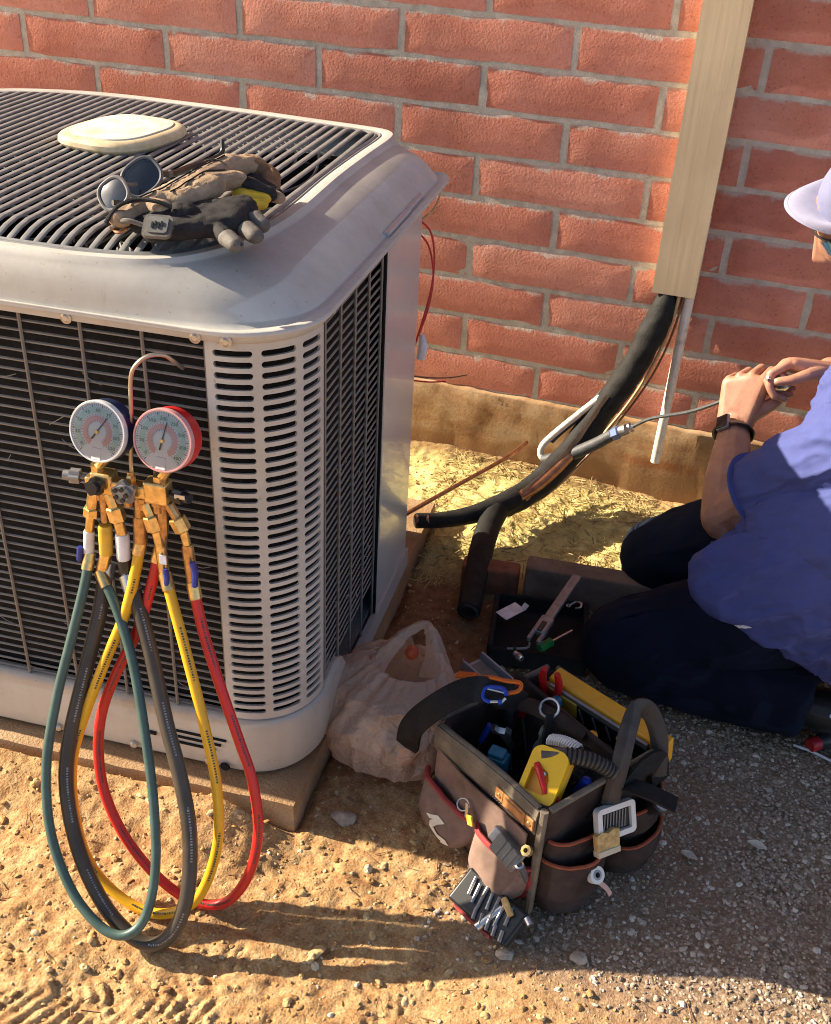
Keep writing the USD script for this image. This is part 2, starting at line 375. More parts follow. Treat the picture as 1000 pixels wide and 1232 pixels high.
# concrete footing
M_foot = usdkit.material(stage, '/World/Looks/footing', {
    'geo': ('geometry', {}), 'mp': ('mapping', {'scale': (1.8, 1., 4.)}),
    'n': ('noise_texture', {'scale': 4.0, 'detail': 6.0, 'roughness': .62}), 'f': ('noise_texture', {'scale': 110., 'detail': 6.0, 'roughness': .7}),
    'st': ('noise_texture', {'scale': 7.0, 'detail': 5.0, 'roughness': .6}),
    'r': ('rgb_ramp', {'ramp': [(.25, (.24, .125, .062)), (.45, (.40, .245, .125)), (.6, (.46, .32, .185)), (.8, (.38, .28, .18))]}),
    's': ('rgb_ramp', {'ramp': [(.30, (.30, .20, .13)), (.40, (.75, .68, .60)), (.50, (1., 1., 1.))]}),
    'g': ('rgb_ramp', {'ramp': [(.3, (.75, .72, .7)), (.6, (1.05, 1.05, 1.05))]}),
    'm1': ('mix', {'mix_type': 'multiply', 'fac': .75}), 'm2': ('mix', {'mix_type': 'multiply', 'fac': .8}),
    'sz': ('map_range', {'from_min': .035, 'from_max': .115, 'to_min': .55, 'to_max': -.25}), 'sa': ('math', {'math_type': 'add'}), 'sp': ('map_range', {'range_type': 'smoothstep', 'from_min': .55, 'from_max': .75, 'to_min': 0., 'to_max': .85}), 'm4': ('mix', {'mix_type': 'mix', 'color2': (.30, .17, .075)}),
    'sep': ('separate_xyz', {}), 'dx': ('math', {'math_type': 'subtract', 'value2': 1.56}), 'ax': ('math', {'math_type': 'absolute'}),
    'rx': ('map_range', {'range_type': 'smoothstep', 'from_min': .22, 'from_max': .0, 'to_min': 0., 'to_max': 1.}),
    'dz': ('math', {'math_type': 'subtract', 'value2': .098}), 'az': ('math', {'math_type': 'absolute'}),
    'rz': ('map_range', {'range_type': 'smoothstep', 'from_min': .03, 'from_max': .0, 'to_min': 0., 'to_max': .85}),
    'rr': ('math', {'math_type': 'multiply'}), 'm3': ('mix', {'mix_type': 'mix', 'color2': (.30, .115, .04)}),
    'b': ('bump', {'strength': .5, 'distance': .0018}), 'p': ('principled_bsdf', {'roughness': .92, 'specular_ior_level': .2})},
    [('geo.position', 'mp.vector'), ('mp.vector', 'n.vector'), ('geo.position', 'f.vector'), ('geo.position', 'st.vector'), ('n.fac', 'r.fac'), ('st.fac', 's.fac'), ('f.fac', 'g.fac'),
     ('r.color', 'm1.color1'), ('s.color', 'm1.color2'), ('m1.color', 'm2.color1'), ('g.color', 'm2.color2'),
     ('geo.position', 'sep.vector'), ('sep.x', 'dx.value1'), ('dx.value', 'ax.value1'), ('ax.value', 'rx.value'), ('sep.z', 'dz.value1'), ('dz.value', 'az.value1'), ('az.value', 'rz.value'),
     ('rx.result', 'rr.value1'), ('rz.result', 'rr.value2'), ('rr.value', 'm3.fac'), ('m2.color', 'm3.color1'), ('sep.z', 'sz.value'), ('sz.result', 'sa.value1'), ('st.fac', 'sa.value2'), ('sa.value', 'sp.value'), ('sp.result', 'm4.fac'), ('m3.color', 'm4.color1'), ('m4.color', 'p.base_color'), ('f.fac', 'b.height'), ('b.normal', 'p.normal')], surface='p.BSDF')
fx = np.linspace(-1.75, 3.45, 420); prof = [(0.05, .214), (-.004, .209), (-.014, .200), (-.017, .16), (-.018, .09), (-.018, .0), (-.018, -.3)]
fv = np.zeros((len(fx), len(prof), 3))
for i, (yy_, z_) in enumerate(prof):
    amp = .022 if 0 < i < 3 else .006
    fv[:, i, 0] = fx
    fv[:, i, 1] = yy_+(meshkit.fbm(np.stack([fx*9, 0*fx+i*.7, 0*fx], -1), 5, 11)-.5)*.016
    fv[:, i, 2] = z_+(meshkit.fbm(np.stack([fx*14, 0*fx+i*.35, 0*fx], -1), 4, 12)-.5)*amp
single('concrete_footing', grid(fv[:, ::-1]), M_foot, 'stained tan concrete footing below the lowest brick course', 'foundation', smooth=True)
# ================================================================== air conditioner condenser
TH = 0.0723
UC, VC = 0.52, -1.0
def ac_w(u, v, z):
    return np.array([u*math.cos(TH)-v*math.sin(TH), u*math.sin(TH)+v*math.cos(TH), z])
def paint(name, dirt, dk):
    return usdkit.material(stage, '/World/Looks/'+name, {
        'tc': ('texture_coordinate', {}), 'n': ('noise_texture', {'scale': 7., 'detail': 8., 'roughness': .62}), 'mp': ('mapping', {'scale': (26., 26., 2.2)}), 'k': ('noise_texture', {'scale': 1.6, 'detail': 6., 'roughness': .65}),
        'f': ('noise_texture', {'scale': 160., 'detail': 3.}), 'r': ('rgb_ramp', {'ramp': [(.24, dirt), (.42, tuple(.90*np.array(dk))), (.56, dk), (.8, tuple(1.08*np.array(dk)))]}),
        'kr': ('rgb_ramp', {'ramp': [(.26, (.78, .74, .68)), (.36, (.96, .95, .93)), (.6, (1.02, 1.02, 1.02))]}), 'fr': ('rgb_ramp', {'ramp': [(.24, (.55, .50, .44)), (.33, (1., 1., 1.))]}),
        'm': ('mix', {'mix_type': 'multiply', 'fac': .8}), 'm2': ('mix', {'mix_type': 'multiply', 'fac': .8}), 'rr': ('map_range', {'from_min': .3, 'from_max': .7, 'to_min': .55, 'to_max': .34}),
        'b': ('bump', {'strength': .12, 'distance': .0006}), 'p': ('principled_bsdf', {'specular_ior_level': .5})},
        [('tc.object', 'n.vector'), ('tc.object', 'mp.vector'), ('mp.vector', 'k.vector'), ('tc.object', 'f.vector'), ('n.fac', 'r.fac'), ('k.fac', 'kr.fac'), ('f.fac', 'fr.fac'), ('r.color', 'm.color1'), ('kr.color', 'm.color2'), ('m.color', 'm2.color1'), ('fr.color', 'm2.color2'),
         ('m2.color', 'p.base_color'), ('n.fac', 'rr.value'), ('rr.result', 'p.roughness'), ('f.fac', 'b.height'), ('b.normal', 'p.normal')], surface='p.BSDF')
M_paint = paint('beige_paint', (.36, .33, .28), (.485, .465, .425))
M_paint2 = paint('beige_paint_dusty', (.27, .20, .13), (.45, .42, .37))
M_panel = pm('steel_panel_paint', (.40, .39, .375), .22, var=.05, vs=7, spec=.7, coat=.3)
M_wire = pm('grille_coating', (.17, .165, .155), .38, var=.15, vs=60, spec=.6)
M_top = pm('top_grille_coating', (.20, .198, .192), .42, var=.2, vs=40, spec=.6)
M_coil = pm('coil_fins', (.016, .015, .014), .8, var=.4, vs=80, spec=.15)
M_dark = pm('dark_inside', (.010, .010, .010), .8, spec=.1)
M_screw = pm('zinc_screw', (.50, .48, .44), .35, metal=.8, vs=200)
M_lid = usdkit.material(stage, '/World/Looks/worn_cream_lid', {
    'tc': ('texture_coordinate', {}), 'n': ('noise_texture', {'scale': 45., 'detail': 5., 'roughness': .65}), 'n2': ('noise_texture', {'scale': 9., 'detail': 3.}),
    'r': ('rgb_ramp', {'ramp': [(.34, (.50, .40, .24)), (.52, (.60, .50, .33)), (.7, (.66, .57, .41))]}),
    'r2': ('rgb_ramp', {'ramp': [(.3, (.85, .78, .66)), (.7, (1.05, 1.03, 1.))]}), 'm': ('mix', {'mix_type': 'multiply', 'fac': .7}),
    'p': ('principled_bsdf', {'roughness': .6})},
    [('tc.object', 'n.vector'), ('tc.object', 'n2.vector'), ('n.fac', 'r.fac'), ('n2.fac', 'r2.fac'), ('r.color', 'm.color1'), ('r2.color', 'm.color2'), ('m.color', 'p.base_color')], surface='p.BSDF')
ac = thing('air_conditioner', 'grey outdoor air conditioning condenser with black grilles standing on concrete pad', 'air conditioner', ac_w(UC, VC, .06), TH)
def acp(name, mesh, mt, smooth=40, **k):
    if isinstance(mesh, list): mesh = cat(mesh)
    mesh = mesh.copy(); mesh.apply_translation((-UC, -VC, -.06))
    return part(ac, name, mesh, mt, smooth, **k)
# plan outline of the body, from back left round the front to the service corner
UL, UR, VF, VB, RC = 0.0, 1.037, -1.432, -.58, .112
def outline(off=0.0, n=10, rc=RC):
    pts = [(UL-off, VB)]
    c = (UL+rc, VF+rc)
    pts.append((UL-off, VF+rc))
    for a in np.linspace(math.pi, 1.5*math.pi, n+1)[1:]: pts.append((c[0]+(rc+off)*math.cos(a), c[1]+(rc+off)*math.sin(a)))
    for t in np.linspace(0, 1, 14)[1:-1]: pts.append((UL+rc+(UR-UL-2*rc)*t, VF-off))
    c = (UR-rc, VF+rc)
    for a in np.linspace(1.5*math.pi, 2*math.pi, n+1): pts.append((c[0]+(rc+off)*math.cos(a), c[1]+(rc+off)*math.sin(a)))
    return np.array(pts)
# --- base pan: skirt round the front corners that ends in a slanted edge on the right side
bo = outline(0, 12)
bo = np.vstack([bo, [(UR, v) for v in np.linspace(VF+RC, -1.20, 7)[1:]]])
nrm = np.gradient(bo, axis=0); nrm /= np.linalg.norm(nrm, axis=1, keepdims=True); nrm = np.stack([nrm[:, 1], -nrm[:, 0]], 1)
tops = np.full(len(bo), .192)
tops[-6:] = [.196, .198, .199, .196, .185, .150]
bots = np.full(len(bo), .066); bots[-6:] = [.066, .068, .07, .08, .10, .135]
prof = [(-.014, 0.0), (-.010, .03), (-.002, .12), (.003, .4), (.004, .7), (.004, .92), (.001, .985), (-.005, 1.0), (-.020, 1.0)]
V = np.zeros((len(bo), len(prof), 3))
for j, (o, t) in enumerate(prof):
    V[:, j, :2] = bo+nrm*(o+.004); V[:, j, 2] = bots+(tops-bots)*t
acp('base_pan', solid(V, .003), M_paint2, 50)
pan = trimesh.creation.extrude_polygon(Polygon([(UL+.01, VB), (UL+.01, VF+.1), (UL+.1, VF+.012), (UR-.1, VF+.012), (UR-.012, VF+.1), (UR-.012, -.73), (.93, VB)]), .05, engine='earcut')
pan.apply_translation((0, 0, .064)); acp('base_floor', pan, M_wire, False)
side_rail = [(UR+.004, -1.2, .10), (UR+.004, -.98, .10), (UR+.004, -.735, .10)]
acp('base_rail', box(A(UR+.001, -.965, .088), (.012, .47, .045)), M_panel, False)
# drain louvres and knock-outs: black plates on the skirt, painting the shade of openings
for i in range(3):
    acp('drain_slot', rbox(A(.848+.010*(i == 0), VF-.0122, .146-.013*i), (.105-.02*(i == 2), .003, .0052), .0013), M_dark)
acp('drain_slot', rbox(A(.775, VF-.0122, .128), (.014, .003, .008), .0013), M_dark)
for u in (.59, .735, .875): acp('screw', lathe([(0, .004), (.004, .0035), (.007, .001), (.0072, -.002)], 12, basis(x=(1, 0, 0), z=(0, -1, 0)), (u, VF-.0122, .088)), M_screw)
for u in (.905,): acp('base_hole', lathe([(0, .0015), (.008, .0012), (.009, -.001)], 14, basis(x=(1, 0, 0), z=(0, -1, 0)), (u, VF-.0122, .085)), M_dark)
# --- dark coil core
ci = outline(-.034, 8, RC)
ci = np.vstack([ci, [(UR-.034, -.75), (.93, VB-.02)]])
co = Polygon(ci); cin = co.buffer(-.03)
core = trimesh.creation.extrude_polygon(co.difference(cin), .78, engine='earcut'); core.apply_translation((0, 0, .11))
acp('coil', core, M_coil, False)
fl = trimesh.creation.extrude_polygon(cin, .01, engine='earcut'); fl.apply_translation((0, 0, .50)); acp('fan_deck', fl, M_dark, False)
# --- fan inside
hub = lathe([(0, .07), (.06, .07), (.075, .05), (.075, 0), (0, 0)], 24, t=(.50, -.92, .73)); acp('fan_hub', hub, M_dark)
for k in range(4):
    a0 = k*math.pi/2+.4
    R_, T_ = np.meshgrid(np.linspace(.07, .34, 6), np.linspace(-.42, .42, 7), indexing='ij')
    bl = np.stack([.50+R_*np.cos(a0+T_), -.92+R_*np.sin(a0+T_), .77+T_*.10], -1)
    acp('fan_blade', solid(bl, .002), M_wire, 40)
# --- front grille: fine horizontal wires, heavier uprights
gzs = np.arange(.200, .872, .0155)
us = [UL+.115] + list(np.arange(.638-.0915*5, .92, .0915)) + [.926]
for z in gzs:
    acp('grille_wire', rod((UL+.11, VF+.004, z), (.925, VF+.004, z+.0005), .0021, 5), M_wire)
for u in us[:-1]:
    acp('grille_upright', rod((u, VF+.0005, .185), (u, VF+.0005, .87), .0026, 5), M_wire)
acp('grille_upright', box((.918, VF+.004, .527), (.010, .006, .69)), M_wire, False)
for z in gzs:
    acp('side_grille_wire', rod((UR-.004, VF+RC-.002, z), (UR-.004, -.985, z), .0021, 5), M_wire)
for v in np.linspace(-1.30, -1.0, 5):
    acp('side_grille_upright', rod((UR-.0005, v, .12), (UR-.0005, v, .868), .0024, 5), M_wire)
# --- perforated corner panel, three columns of slots, bent round the corner
def corner_path(s):
    """arc length s from the left edge of the panel -> (u, v, nu, nv)"""
    s = np.asarray(s, float); arc = RC*math.pi/2; f0 = .008
    a = np.clip((s-f0)/RC, 0, math.pi/2)
    u = UR-RC+RC*np.sin(a)+np.minimum(s-f0, 0); v = VF+RC-RC*np.cos(a)+np.maximum(s-f0-arc, 0)
    return u, v, np.sin(a), -np.cos(a)
S0, S1 = -.004, RC*math.pi/2+.012
ZB, ZT = .196, .874
def bent(SZ, off=0.0):
    u, v, nu, nv = corner_path(SZ[..., 0])
    return np.stack([u+nu*off, v+nv*off, SZ[..., 1]], -1)
cols = [(.006, .060), (.070, .122), (.132, .176)]
pitch = .0163; rows = np.arange(.206, .842, pitch)
sheets = []
def strip(s0, s1, z0, z1, n):
    S, Z = np.meshgrid(np.linspace(s0, s1, n), np.array([z0, z1]), indexing='ij')
    sheets.append(grid(bent(np.stack([S, Z], -1), .003), True))
edges = [S0]+[x for c_ in cols for x in c_]+[S1]
for i in range(0, len(edges), 2): strip(edges[i], edges[i+1], ZB, ZT, 4)
zt0 = rows[-1]+pitch
for (a, b) in cols:
    strip(a, b, ZB, rows[0], 8); strip(a, b, zt0, ZT, 8)
    for z0 in rows:
        zc, h = z0+pitch/2, .0046
        ha = (b-a)/2-.0005; cx = (a+b)/2
        top_s = np.linspace(-ha+h, ha-h, 6)
        inner = [(s, h) for s in top_s]+[(ha-h+h*math.cos(t), h*math.sin(t)) for t in (1.0, .4, -.4, -1.0)]+[(s, -h) for s in top_s[::-1]]+[(-ha+h-h*math.cos(t), -h*math.sin(t)) for t in (1.0, .4, -.4, -1.0)]
        inner = np.array(inner)
        hw, hp = (b-a)/2, pitch/2
        outer = inner.copy()
        outer[:6] = np.stack([np.linspace(-hw, hw, 6), np.full(6, hp)], 1); outer[10:16] = np.stack([np.linspace(hw, -hw, 6), np.full(6, -hp)], 1)
        outer[6:10] = [(hw, y) for y in (hp*.6, hp*.2, -hp*.2, -hp*.6)]; outer[16:20] = [(-hw, y) for y in (-hp*.6, -hp*.2, hp*.2, hp*.6)]
        P2 = np.stack([outer, inner, inner]); P2 = P2+np.array([cx, zc])
        B = np.stack([bent(P2[0], .003), bent(P2[1], .003), bent(P2[2], -.001)])
        B = np.concatenate([B, B[:, :1]], 1)
        sheets.append(grid(B))
cp = cat(sheets); trimesh.repair.fix_winding
acp('corner_panel', cp, M_paint, False)
acp('left_panel', cat([grid(np.stack([np.stack([np.array([*p, .19]), np.array([*p, .874])]) for p in outline(.002)[:12]]))]), M_paint, 30)
# --- service corner panel on the right side (two sheets with a seam) and the diagonal back corner
acp('service_panel', rbox(A(UR-.002, -.905, .495), (.012, .145, .79), .003), M_panel, 30)
acp('service_panel', rbox(A(UR-.0045, -.782, .495), (.012, .099, .79), .003), M_panel, 30)
dg = A(.93, -.585, 0)-A(UR-.006, -.733, 0); ld = np.linalg.norm(dg)
acp('service_panel', rbox((A(.93, -.585, .495)+A(UR-.008, -.730, .495))/2, (ld, .004, .79), .001, basis(x=dg, z=(0, 0, 1))), M_panel, 30)
acp('service_box', box(A(.80, -.60, .55), (.24, .03, .70)), M_dark, False)
acp('frame_strip', box(A(UR-.0005, -.981, .485), (.006, .007, .756)), M_dark, False)
# --- top cap: rim, flared shell and skirt
rim_pts = [(-.035, -.95), (-.03, -1.17), (.01, -1.31), (.11, -1.388), (.30, -1.416), (.616, -1.423), (.745, -1.419), (.840, -1.392), (.896, -1.323), (.926, -1.228), (.937, -1.105), (.934, -.90), (.938, -.735), (.943, -.60), (.930, -.552), (.890, -.530), (.752, -.513), (.591, -.496), (.32, -.487), (.161, -.518), (.06, -.580), (-.010, -.72)]
rim = spline([(a, b, 0) for a, b in rim_pts], 7, closed=True)[:, :2]
def resample(P, n):
    Q = np.vstack([P, P[:1]]); d = np.r_[0, np.cumsum(np.linalg.norm(np.diff(Q, axis=0), axis=1))]
    t = np.linspace(0, d[-1], n+1)[:-1]
    return np.stack([np.interp(t, d, Q[:, i]) for i in range(2)], 1)
NR = 220
def around(P, c, n):
    """radial resample about c"""
    from shapely.geometry import LinearRing
    ring_ = LinearRing(P); out = []
    for a in np.linspace(0, 2*math.pi, n, endpoint=False):
        ray = LineString([c, (c[0]+3*math.cos(a), c[1]+3*math.sin(a))]); g = ring_.intersection(ray)
        g = max(getattr(g, 'geoms', [g]), key=lambda q: Point(c).distance(q)); out.append((g.x, g.y))
    return np.array(out)
CC = (.50, -.93)
# unequal angles: denser at the corners
def ring(P): return around(P, CC, NR)
R0 = ring(rim)
sk = Polygon(np.vstack([outline(.006, 14), [(UR+.008, -.60), (UR-.004, -.566), (.93, VB), (UL-.006, VB)]]))
R_sk = ring(np.array(sk.exterior.coords)[:-1])
R_ld = ring(np.array(sk.buffer(.012).exterior.coords)[:-1])
R_in = ring(np.array(Polygon(rim).buffer(-.026).exterior.coords)[:-1])
# the tip of the ledge over the service corner stands out
def lay(R_, z): return np.concatenate([R_, np.full((len(R_), 1), z)], 1)
def mixr(a, b, t): return a+(b-a)*t
rings = [lay(R_in, .935), lay(R_in, .948), lay(mixr(R_in, R0, .35), .9515), lay(mixr(R_in, R0, .8), .9510), lay(R0, .946), lay(mixr(R0, R_ld, .06), .942), lay(mixr(R0, R_ld, .20), .9365),
         lay(mixr(R0, R_ld, .38), .928), lay(mixr(R0, R_ld, .54), .917), lay(mixr(R0, R_ld, .67), .903), lay(mixr(R0, R_ld, .77), .889), lay(mixr(R0, R_ld, .84), .8830), lay(mixr(R0, R_ld, .88), .8832), lay(mixr(R0, R_ld, .92), .8862), lay(mixr(R0, R_ld, .98), .8862), lay(R_ld, .8845), lay(R_ld, .8800), lay(mixr(R_ld, R_sk, .8), .8780), lay(R_sk, .873), lay(R_sk, .866), lay(mixr(R_sk, R_in, .08), .864)]
V = np.stack(rings, 1); V = np.concatenate([V, V[:1]], 0)
cap_m = grid(V, True); cap_m.merge_vertices(); trimesh.repair.fix_normals(cap_m)
acp('top_cap', cap_m, M_paint, 35)
for (u, v, nu, nv) in ((.715, VF-.007, 0, -1), (.902, VF-.007, 0, -1), (.945, VF-.006, .15, -1), (UR+.004, VF+.16, 1, -.1), (UR+.004, -.80, 1, 0), (.45, VF-.007, 0, -1)):
    acp('screw', lathe([(0, .003), (.004, .003), (.0062, .001), (.0085, .0006), (.0085, -.002)], 12, basis(x=np.cross((nu, nv, 0), (0, 0, 1.)), z=(nu, nv, 0)), (u, v, .869)), M_screw)
# --- top grille: ribs running front to back, dropping to the rim at both ends
inner = Polygon(np.array(Polygon(rim).buffer(-.022).exterior.coords))
def dome(u, v):
    d = np.array([inner.exterior.distance(Point(a, b)) for a, b in zip(np.atleast_1d(u), np.atleast_1d(v))])
    return .945+.014*ss(0, .07, d)
ribs_u = np.arange(-.02, .92, .0203)
c0 = inner.centroid.x
for i, u0 in enumerate(ribs_u):
    # ribs bow a little outwards towards the sides
    L_ = LineString([(u0+.00*t, -1.6+1.4*t) for t in np.linspace(0, 1, 12)]).intersection(inner)
    if L_.geom_type != 'LineString': L_ = max(L_.geoms, key=lambda q: q.length)
    if L_.is_empty or L_.length < .08: continue
    (x0, y0), (x1, y1) = L_.coords[0], L_.coords[-1]
    v = np.concatenate([np.linspace(y0, y0+.14, 7), np.linspace(y0+.14, y1-.14, 6)[1:-1], np.linspace(y1-.14, y1, 7)]) if L_.length > .32 else np.linspace(y0, y1, 14)
    u = np.full_like(v, u0)
    z = dome(u, v); z[0] -= .006; z[-1] -= .006
    acp('top_rib', sweep(np.stack([u, v, z], 1), circ(.0030, 8, .0052), hint=(0, 0, 1)), M_top)
for k, rr in enumerate((.10, .14, .18, .22, .26, .30, .34, .38)):
    a = np.linspace(0, 2*math.pi, 61)[:-1]
    q = np.stack([.50+rr*np.cos(a), -.92+rr*np.sin(a)], 1)
    acp('guard_ring', tube(np.column_stack([q, dome(q[:, 0], q[:, 1])-.010]), .0022, 5, closed=True), M_top)
for k, fr_ in enumerate((0.006, .016)):
    rp = np.array(inner.buffer(-fr_).exterior.coords)[:-1]; rp = resample(rp, 150)
    acp('grille_ring', tube(np.column_stack([rp, np.full(len(rp), .9455)]), .0042, 6, closed=True), M_top)
# --- motor cover on the top
a_l = np.linspace(0, 2*math.pi, 90)[:-1]
se = lambda c, e: np.sign(c)*np.abs(c)**e
lq = np.stack([.092*se(np.cos(a_l), .68), .112*se(np.sin(a_l), .72)], 1) @ np.array([[.985, -.17], [.17, .985]]) + A(.520, -.866)
lp = Polygon(lq)
lpc = np.array(lp.exterior.coords)[:-1]; lpc = resample(lpc, 72)
def shr(d):
    q = np.array(lp.buffer(-d).exterior.coords); return around(q, (.52, -.866), 72)
lr = [lay(shr(.014), .960), lay(shr(.004), .966), lay(shr(0), .971), lay(shr(.001), .978), lay(shr(.004), .981), lay(shr(.010), .984), lay(shr(.018), .985), lay(shr(.020), .9842), lay(shr(.024), .984), lay(shr(.05), .986), lay(shr(.078), .987)]
V = np.stack(lr, 1); V = np.concatenate([V, V[:1]], 0)
lid = grid(V, True); cen = trimesh.Trimesh(np.vstack([shr(.078).tolist() and np.column_stack([shr(.078), np.full(72, .987)]), [[.52, -.866, .987]]]), [[72, i, (i+1) % 72] for i in range(72)], process=False)
lid = cat([lid, cen]); lid.apply_translation((0, 0, -.005)); lid.merge_vertices(); trimesh.repair.fix_normals(lid)
mc = acp('motor_cover', lid, M_lid, 35)
M_plate = pm('worn_white_plate', (.70, .64, .52), .6, ramp=[(.30, (.52, .43, .28)), (.44, (.66, .59, .46)), (.58, (.73, .68, .58))], vs=30, detail=8, bump=.2, bs=120)
pq = [lay(shr(.021), .9845), lay(shr(.022), .9868), lay(shr(.026), .9876), lay(shr(.05), .989), lay(shr(.078), .9895)]
V = np.stack(pq, 1); V = np.concatenate([V, V[:1]], 0)
pl_ = cat([grid(V, True), trimesh.Trimesh(np.vstack([np.column_stack([shr(.078), np.full(72, .9895)]), [[.52, -.866, .9896]]]), [[72, i, (i+1) % 72] for i in range(72)], process=False)])
pl_.merge_vertices(); trimesh.repair.fix_normals(pl_); pl_.apply_translation((-UC, -VC, -.065))
part(mc, 'cover_plate', pl_, M_plate, 35)

# lint, dead grass and web threads caught on the front grille
r3 = np.random.default_rng(33); li = []
for i in range(46):
    u, z = r3.uniform(.12, .92), r3.uniform(.2, .86) if i % 3 else r3.uniform(.2, .34)
    a_ = r3.uniform(0, math.pi); l_ = r3.uniform(.004, .018); dx, dz = math.cos(a_)*l_, math.sin(a_)*l_
    li.append(tube([(u-dx, VF+.001, z-dz), (u+r3.normal(0, .002), VF-.003, z), (u+dx, VF+.001, z+dz)], .0006, 4, smooth_n=2))
for i in range(26):
    v, z = r3.uniform(-1.30, -1.0), r3.uniform(.2, .6)
    li.append(tube([(UR, v, z), (UR+.003, v+r3.normal(0, .004), z+.005), (UR, v+r3.normal(0, .006), z+.012)], .0006, 4))
acp('lint', li, pm('grey_lint', (.26, .25, .23), .9), False, kind='stuff')

# concrete pad
M_pad = pm('pad_concrete', (.40, .27, .15), .95, var=.3, vs=12, bump=1.0, bs=200, bdist=.003, col2=(.30, .17, .08))
pv = []
for (x0, x1) in ((-.9, .602), (.608, 1.040)):
    nx, ny = int((x1-x0)/.02)+2, 52
    X, Y = np.meshgrid(np.linspace(x0, x1, nx), np.linspace(-1.472, -.44, ny), indexing='ij')
    Z = .058+(meshkit.fbm(np.stack([X*18, Y*18, 0*X], -1), 3, 31)-.5)*.006
    Vp = np.zeros((nx+2, ny+2, 3)); Vp[1:-1, 1:-1] = np.stack([X, Y, Z], -1)
    Vp[0] = Vp[1]; Vp[-1] = Vp[-2]; Vp[:, 0] = Vp[:, 1]; Vp[:, -1] = Vp[:, -2]
    for sl in (np.s_[0, :, 2], np.s_[-1, :, 2], np.s_[:, 0, 2], np.s_[:, -1, 2]): Vp[sl] = -.06
    jit = (meshkit.fbm(Vp[..., :]*25, 3, 32)-.5)*.012; Vp[0, :, 0] += jit[0]; Vp[-1, :, 0] += jit[-1]; Vp[:, 0, 1] += jit[:, 0]
    Vp[1, :, 0] += jit[1]*.6; Vp[-2, :, 0] += jit[-2]*.6; Vp[:, 1, 1] += jit[:, 1]*.6
    pv.append(grid(Vp))
padt = thing('concrete_pad', 'dirt coloured concrete pad under the air conditioner', 'concrete pad')
RTH = np.array([[math.cos(TH), -math.sin(TH), 0], [math.sin(TH), math.cos(TH), 0], [0, 0, 1.]])
for q in pv: part(padt, 'pad_slab', xf(q, RTH), M_pad, 45)
# ================================================================== line set on the wall
M_cover = usdkit.material(stage, '/World/Looks/tan_cover', {
    'geo': ('geometry', {}), 'mp': ('mapping', {'scale': (45., 45., 1.2)}), 'n': ('noise_texture', {'scale': 2.0, 'detail': 4.0}), 'n2': ('noise_texture', {'scale': 5.0, 'detail': 3.0}),
    'r': ('rgb_ramp', {'ramp': [(.3, (.60, .48, .31)), (.7, (.66, .535, .36))]}), 'r2': ('rgb_ramp', {'ramp': [(.35, (.85, .82, .78)), (.65, (1.05, 1.04, 1.))]}),
    'm': ('mix', {'mix_type': 'multiply', 'fac': .8}), 'b': ('bump', {'strength': .25, 'distance': .001}), 'p': ('principled_bsdf', {'roughness': .5, 'specular_ior_level': .4})},
    [('geo.position', 'mp.vector'), ('mp.vector', 'n.vector'), ('geo.position', 'n2.vector'), ('n.fac', 'r.fac'), ('n2.fac', 'r2.fac'), ('r.color', 'm.color1'), ('r2.color', 'm.color2'), ('m.color', 'p.base_color'), ('n.fac', 'b.height'), ('b.normal', 'p.normal')], surface='p.BSDF')
M_foam = pm('black_foam', (.014, .013, .012), .75, var=.5, vs=40, bump=.5, bs=140, bdist=.002, spec=.3)
M_foamgrey = pm('grey_foam', (.055, .058, .062), .6, var=.3, vs=60, bump=.4, bs=200)
M_copper = pm('dull_copper', (.36, .17, .09), .35, metal=.85, var=.3, vs=60)
M_pvc = pm('chalky_white_pipe', (.66, .62, .55), .7, ramp=[(.28, (.46, .38, .29)), (.40, (.70, .63, .54)), (.6, (.80, .75, .67))], vs=40, bump=.3, bs=200)
M_wire_tan = pm('tan_wire', (.50, .33, .16), .5)
M_brownwire = pm('brown_wire', (.20, .09, .045), .5)
M_redwire = pm('red_wire', (.50, .03, .025), .45)
M_steel = pm('bright_steel', (.60, .60, .60), .28, metal=.95, var=.1, vs=90)
M_grey_steel = pm('grey_steel', (.28, .27, .27), .45, metal=.6, var=.2, vs=70)
M_blueal = pm('blue_nut', (.16, .22, .42), .35, metal=.4)
M_bezelr = pm('red_tinted_bezel', (.62, .30, .29), .18, spec=.7, coat=.5)
M_labelw = pm('white_label', (.72, .72, .74), .5)
M_brass = pm('brass', (.80, .55, .22), .28, metal=.9, var=.25, vs=110)
M_brass2 = pm('darker_brass', (.56, .33, .14), .34, metal=.85, var=.3, vs=110)
M_blackpl = pm('black_plastic', (.016, .016, .017), .35, spec=.5)

cx0, cx1 = 1.4765, 1.5765
# three-sided sheet metal channel with a returned lip
zc0, zc1 = .560, 2.45
U_ = Polygon([(cx0, 0), (cx0, -.046), (cx1, -.046), (cx1, 0), (cx1-.002, 0), (cx1-.002, -.044), (cx0+.002, -.044), (cx0+.002, 0)])
cov = trimesh.creation.extrude_polygon(U_, zc1-zc0, engine='earcut'); cov.apply_translation((0, 0, zc0))
lc_ = thing('line_cover', 'tan sheet metal line set cover running up the brick wall', 'pipe cover', (1.5265, 0, zc0))
def pt(parent, origin):
    def f(name, mesh, mt, smooth=40, **k):
        if isinstance(mesh, list): mesh = cat(mesh)
        mesh = mesh.copy(); mesh.apply_translation(-np.array(origin, float))
        return part(parent, name, mesh, mt, smooth, **k)
    return f
lp_ = pt(lc_, (1.5265, 0, zc0))
lp_('channel', cov, M_cover, False)
lp_('hem', box(A((cx0+cx1)/2, -.0435, zc0+.004), (cx1-cx0-.004, .003, .008)), M_cover, False)
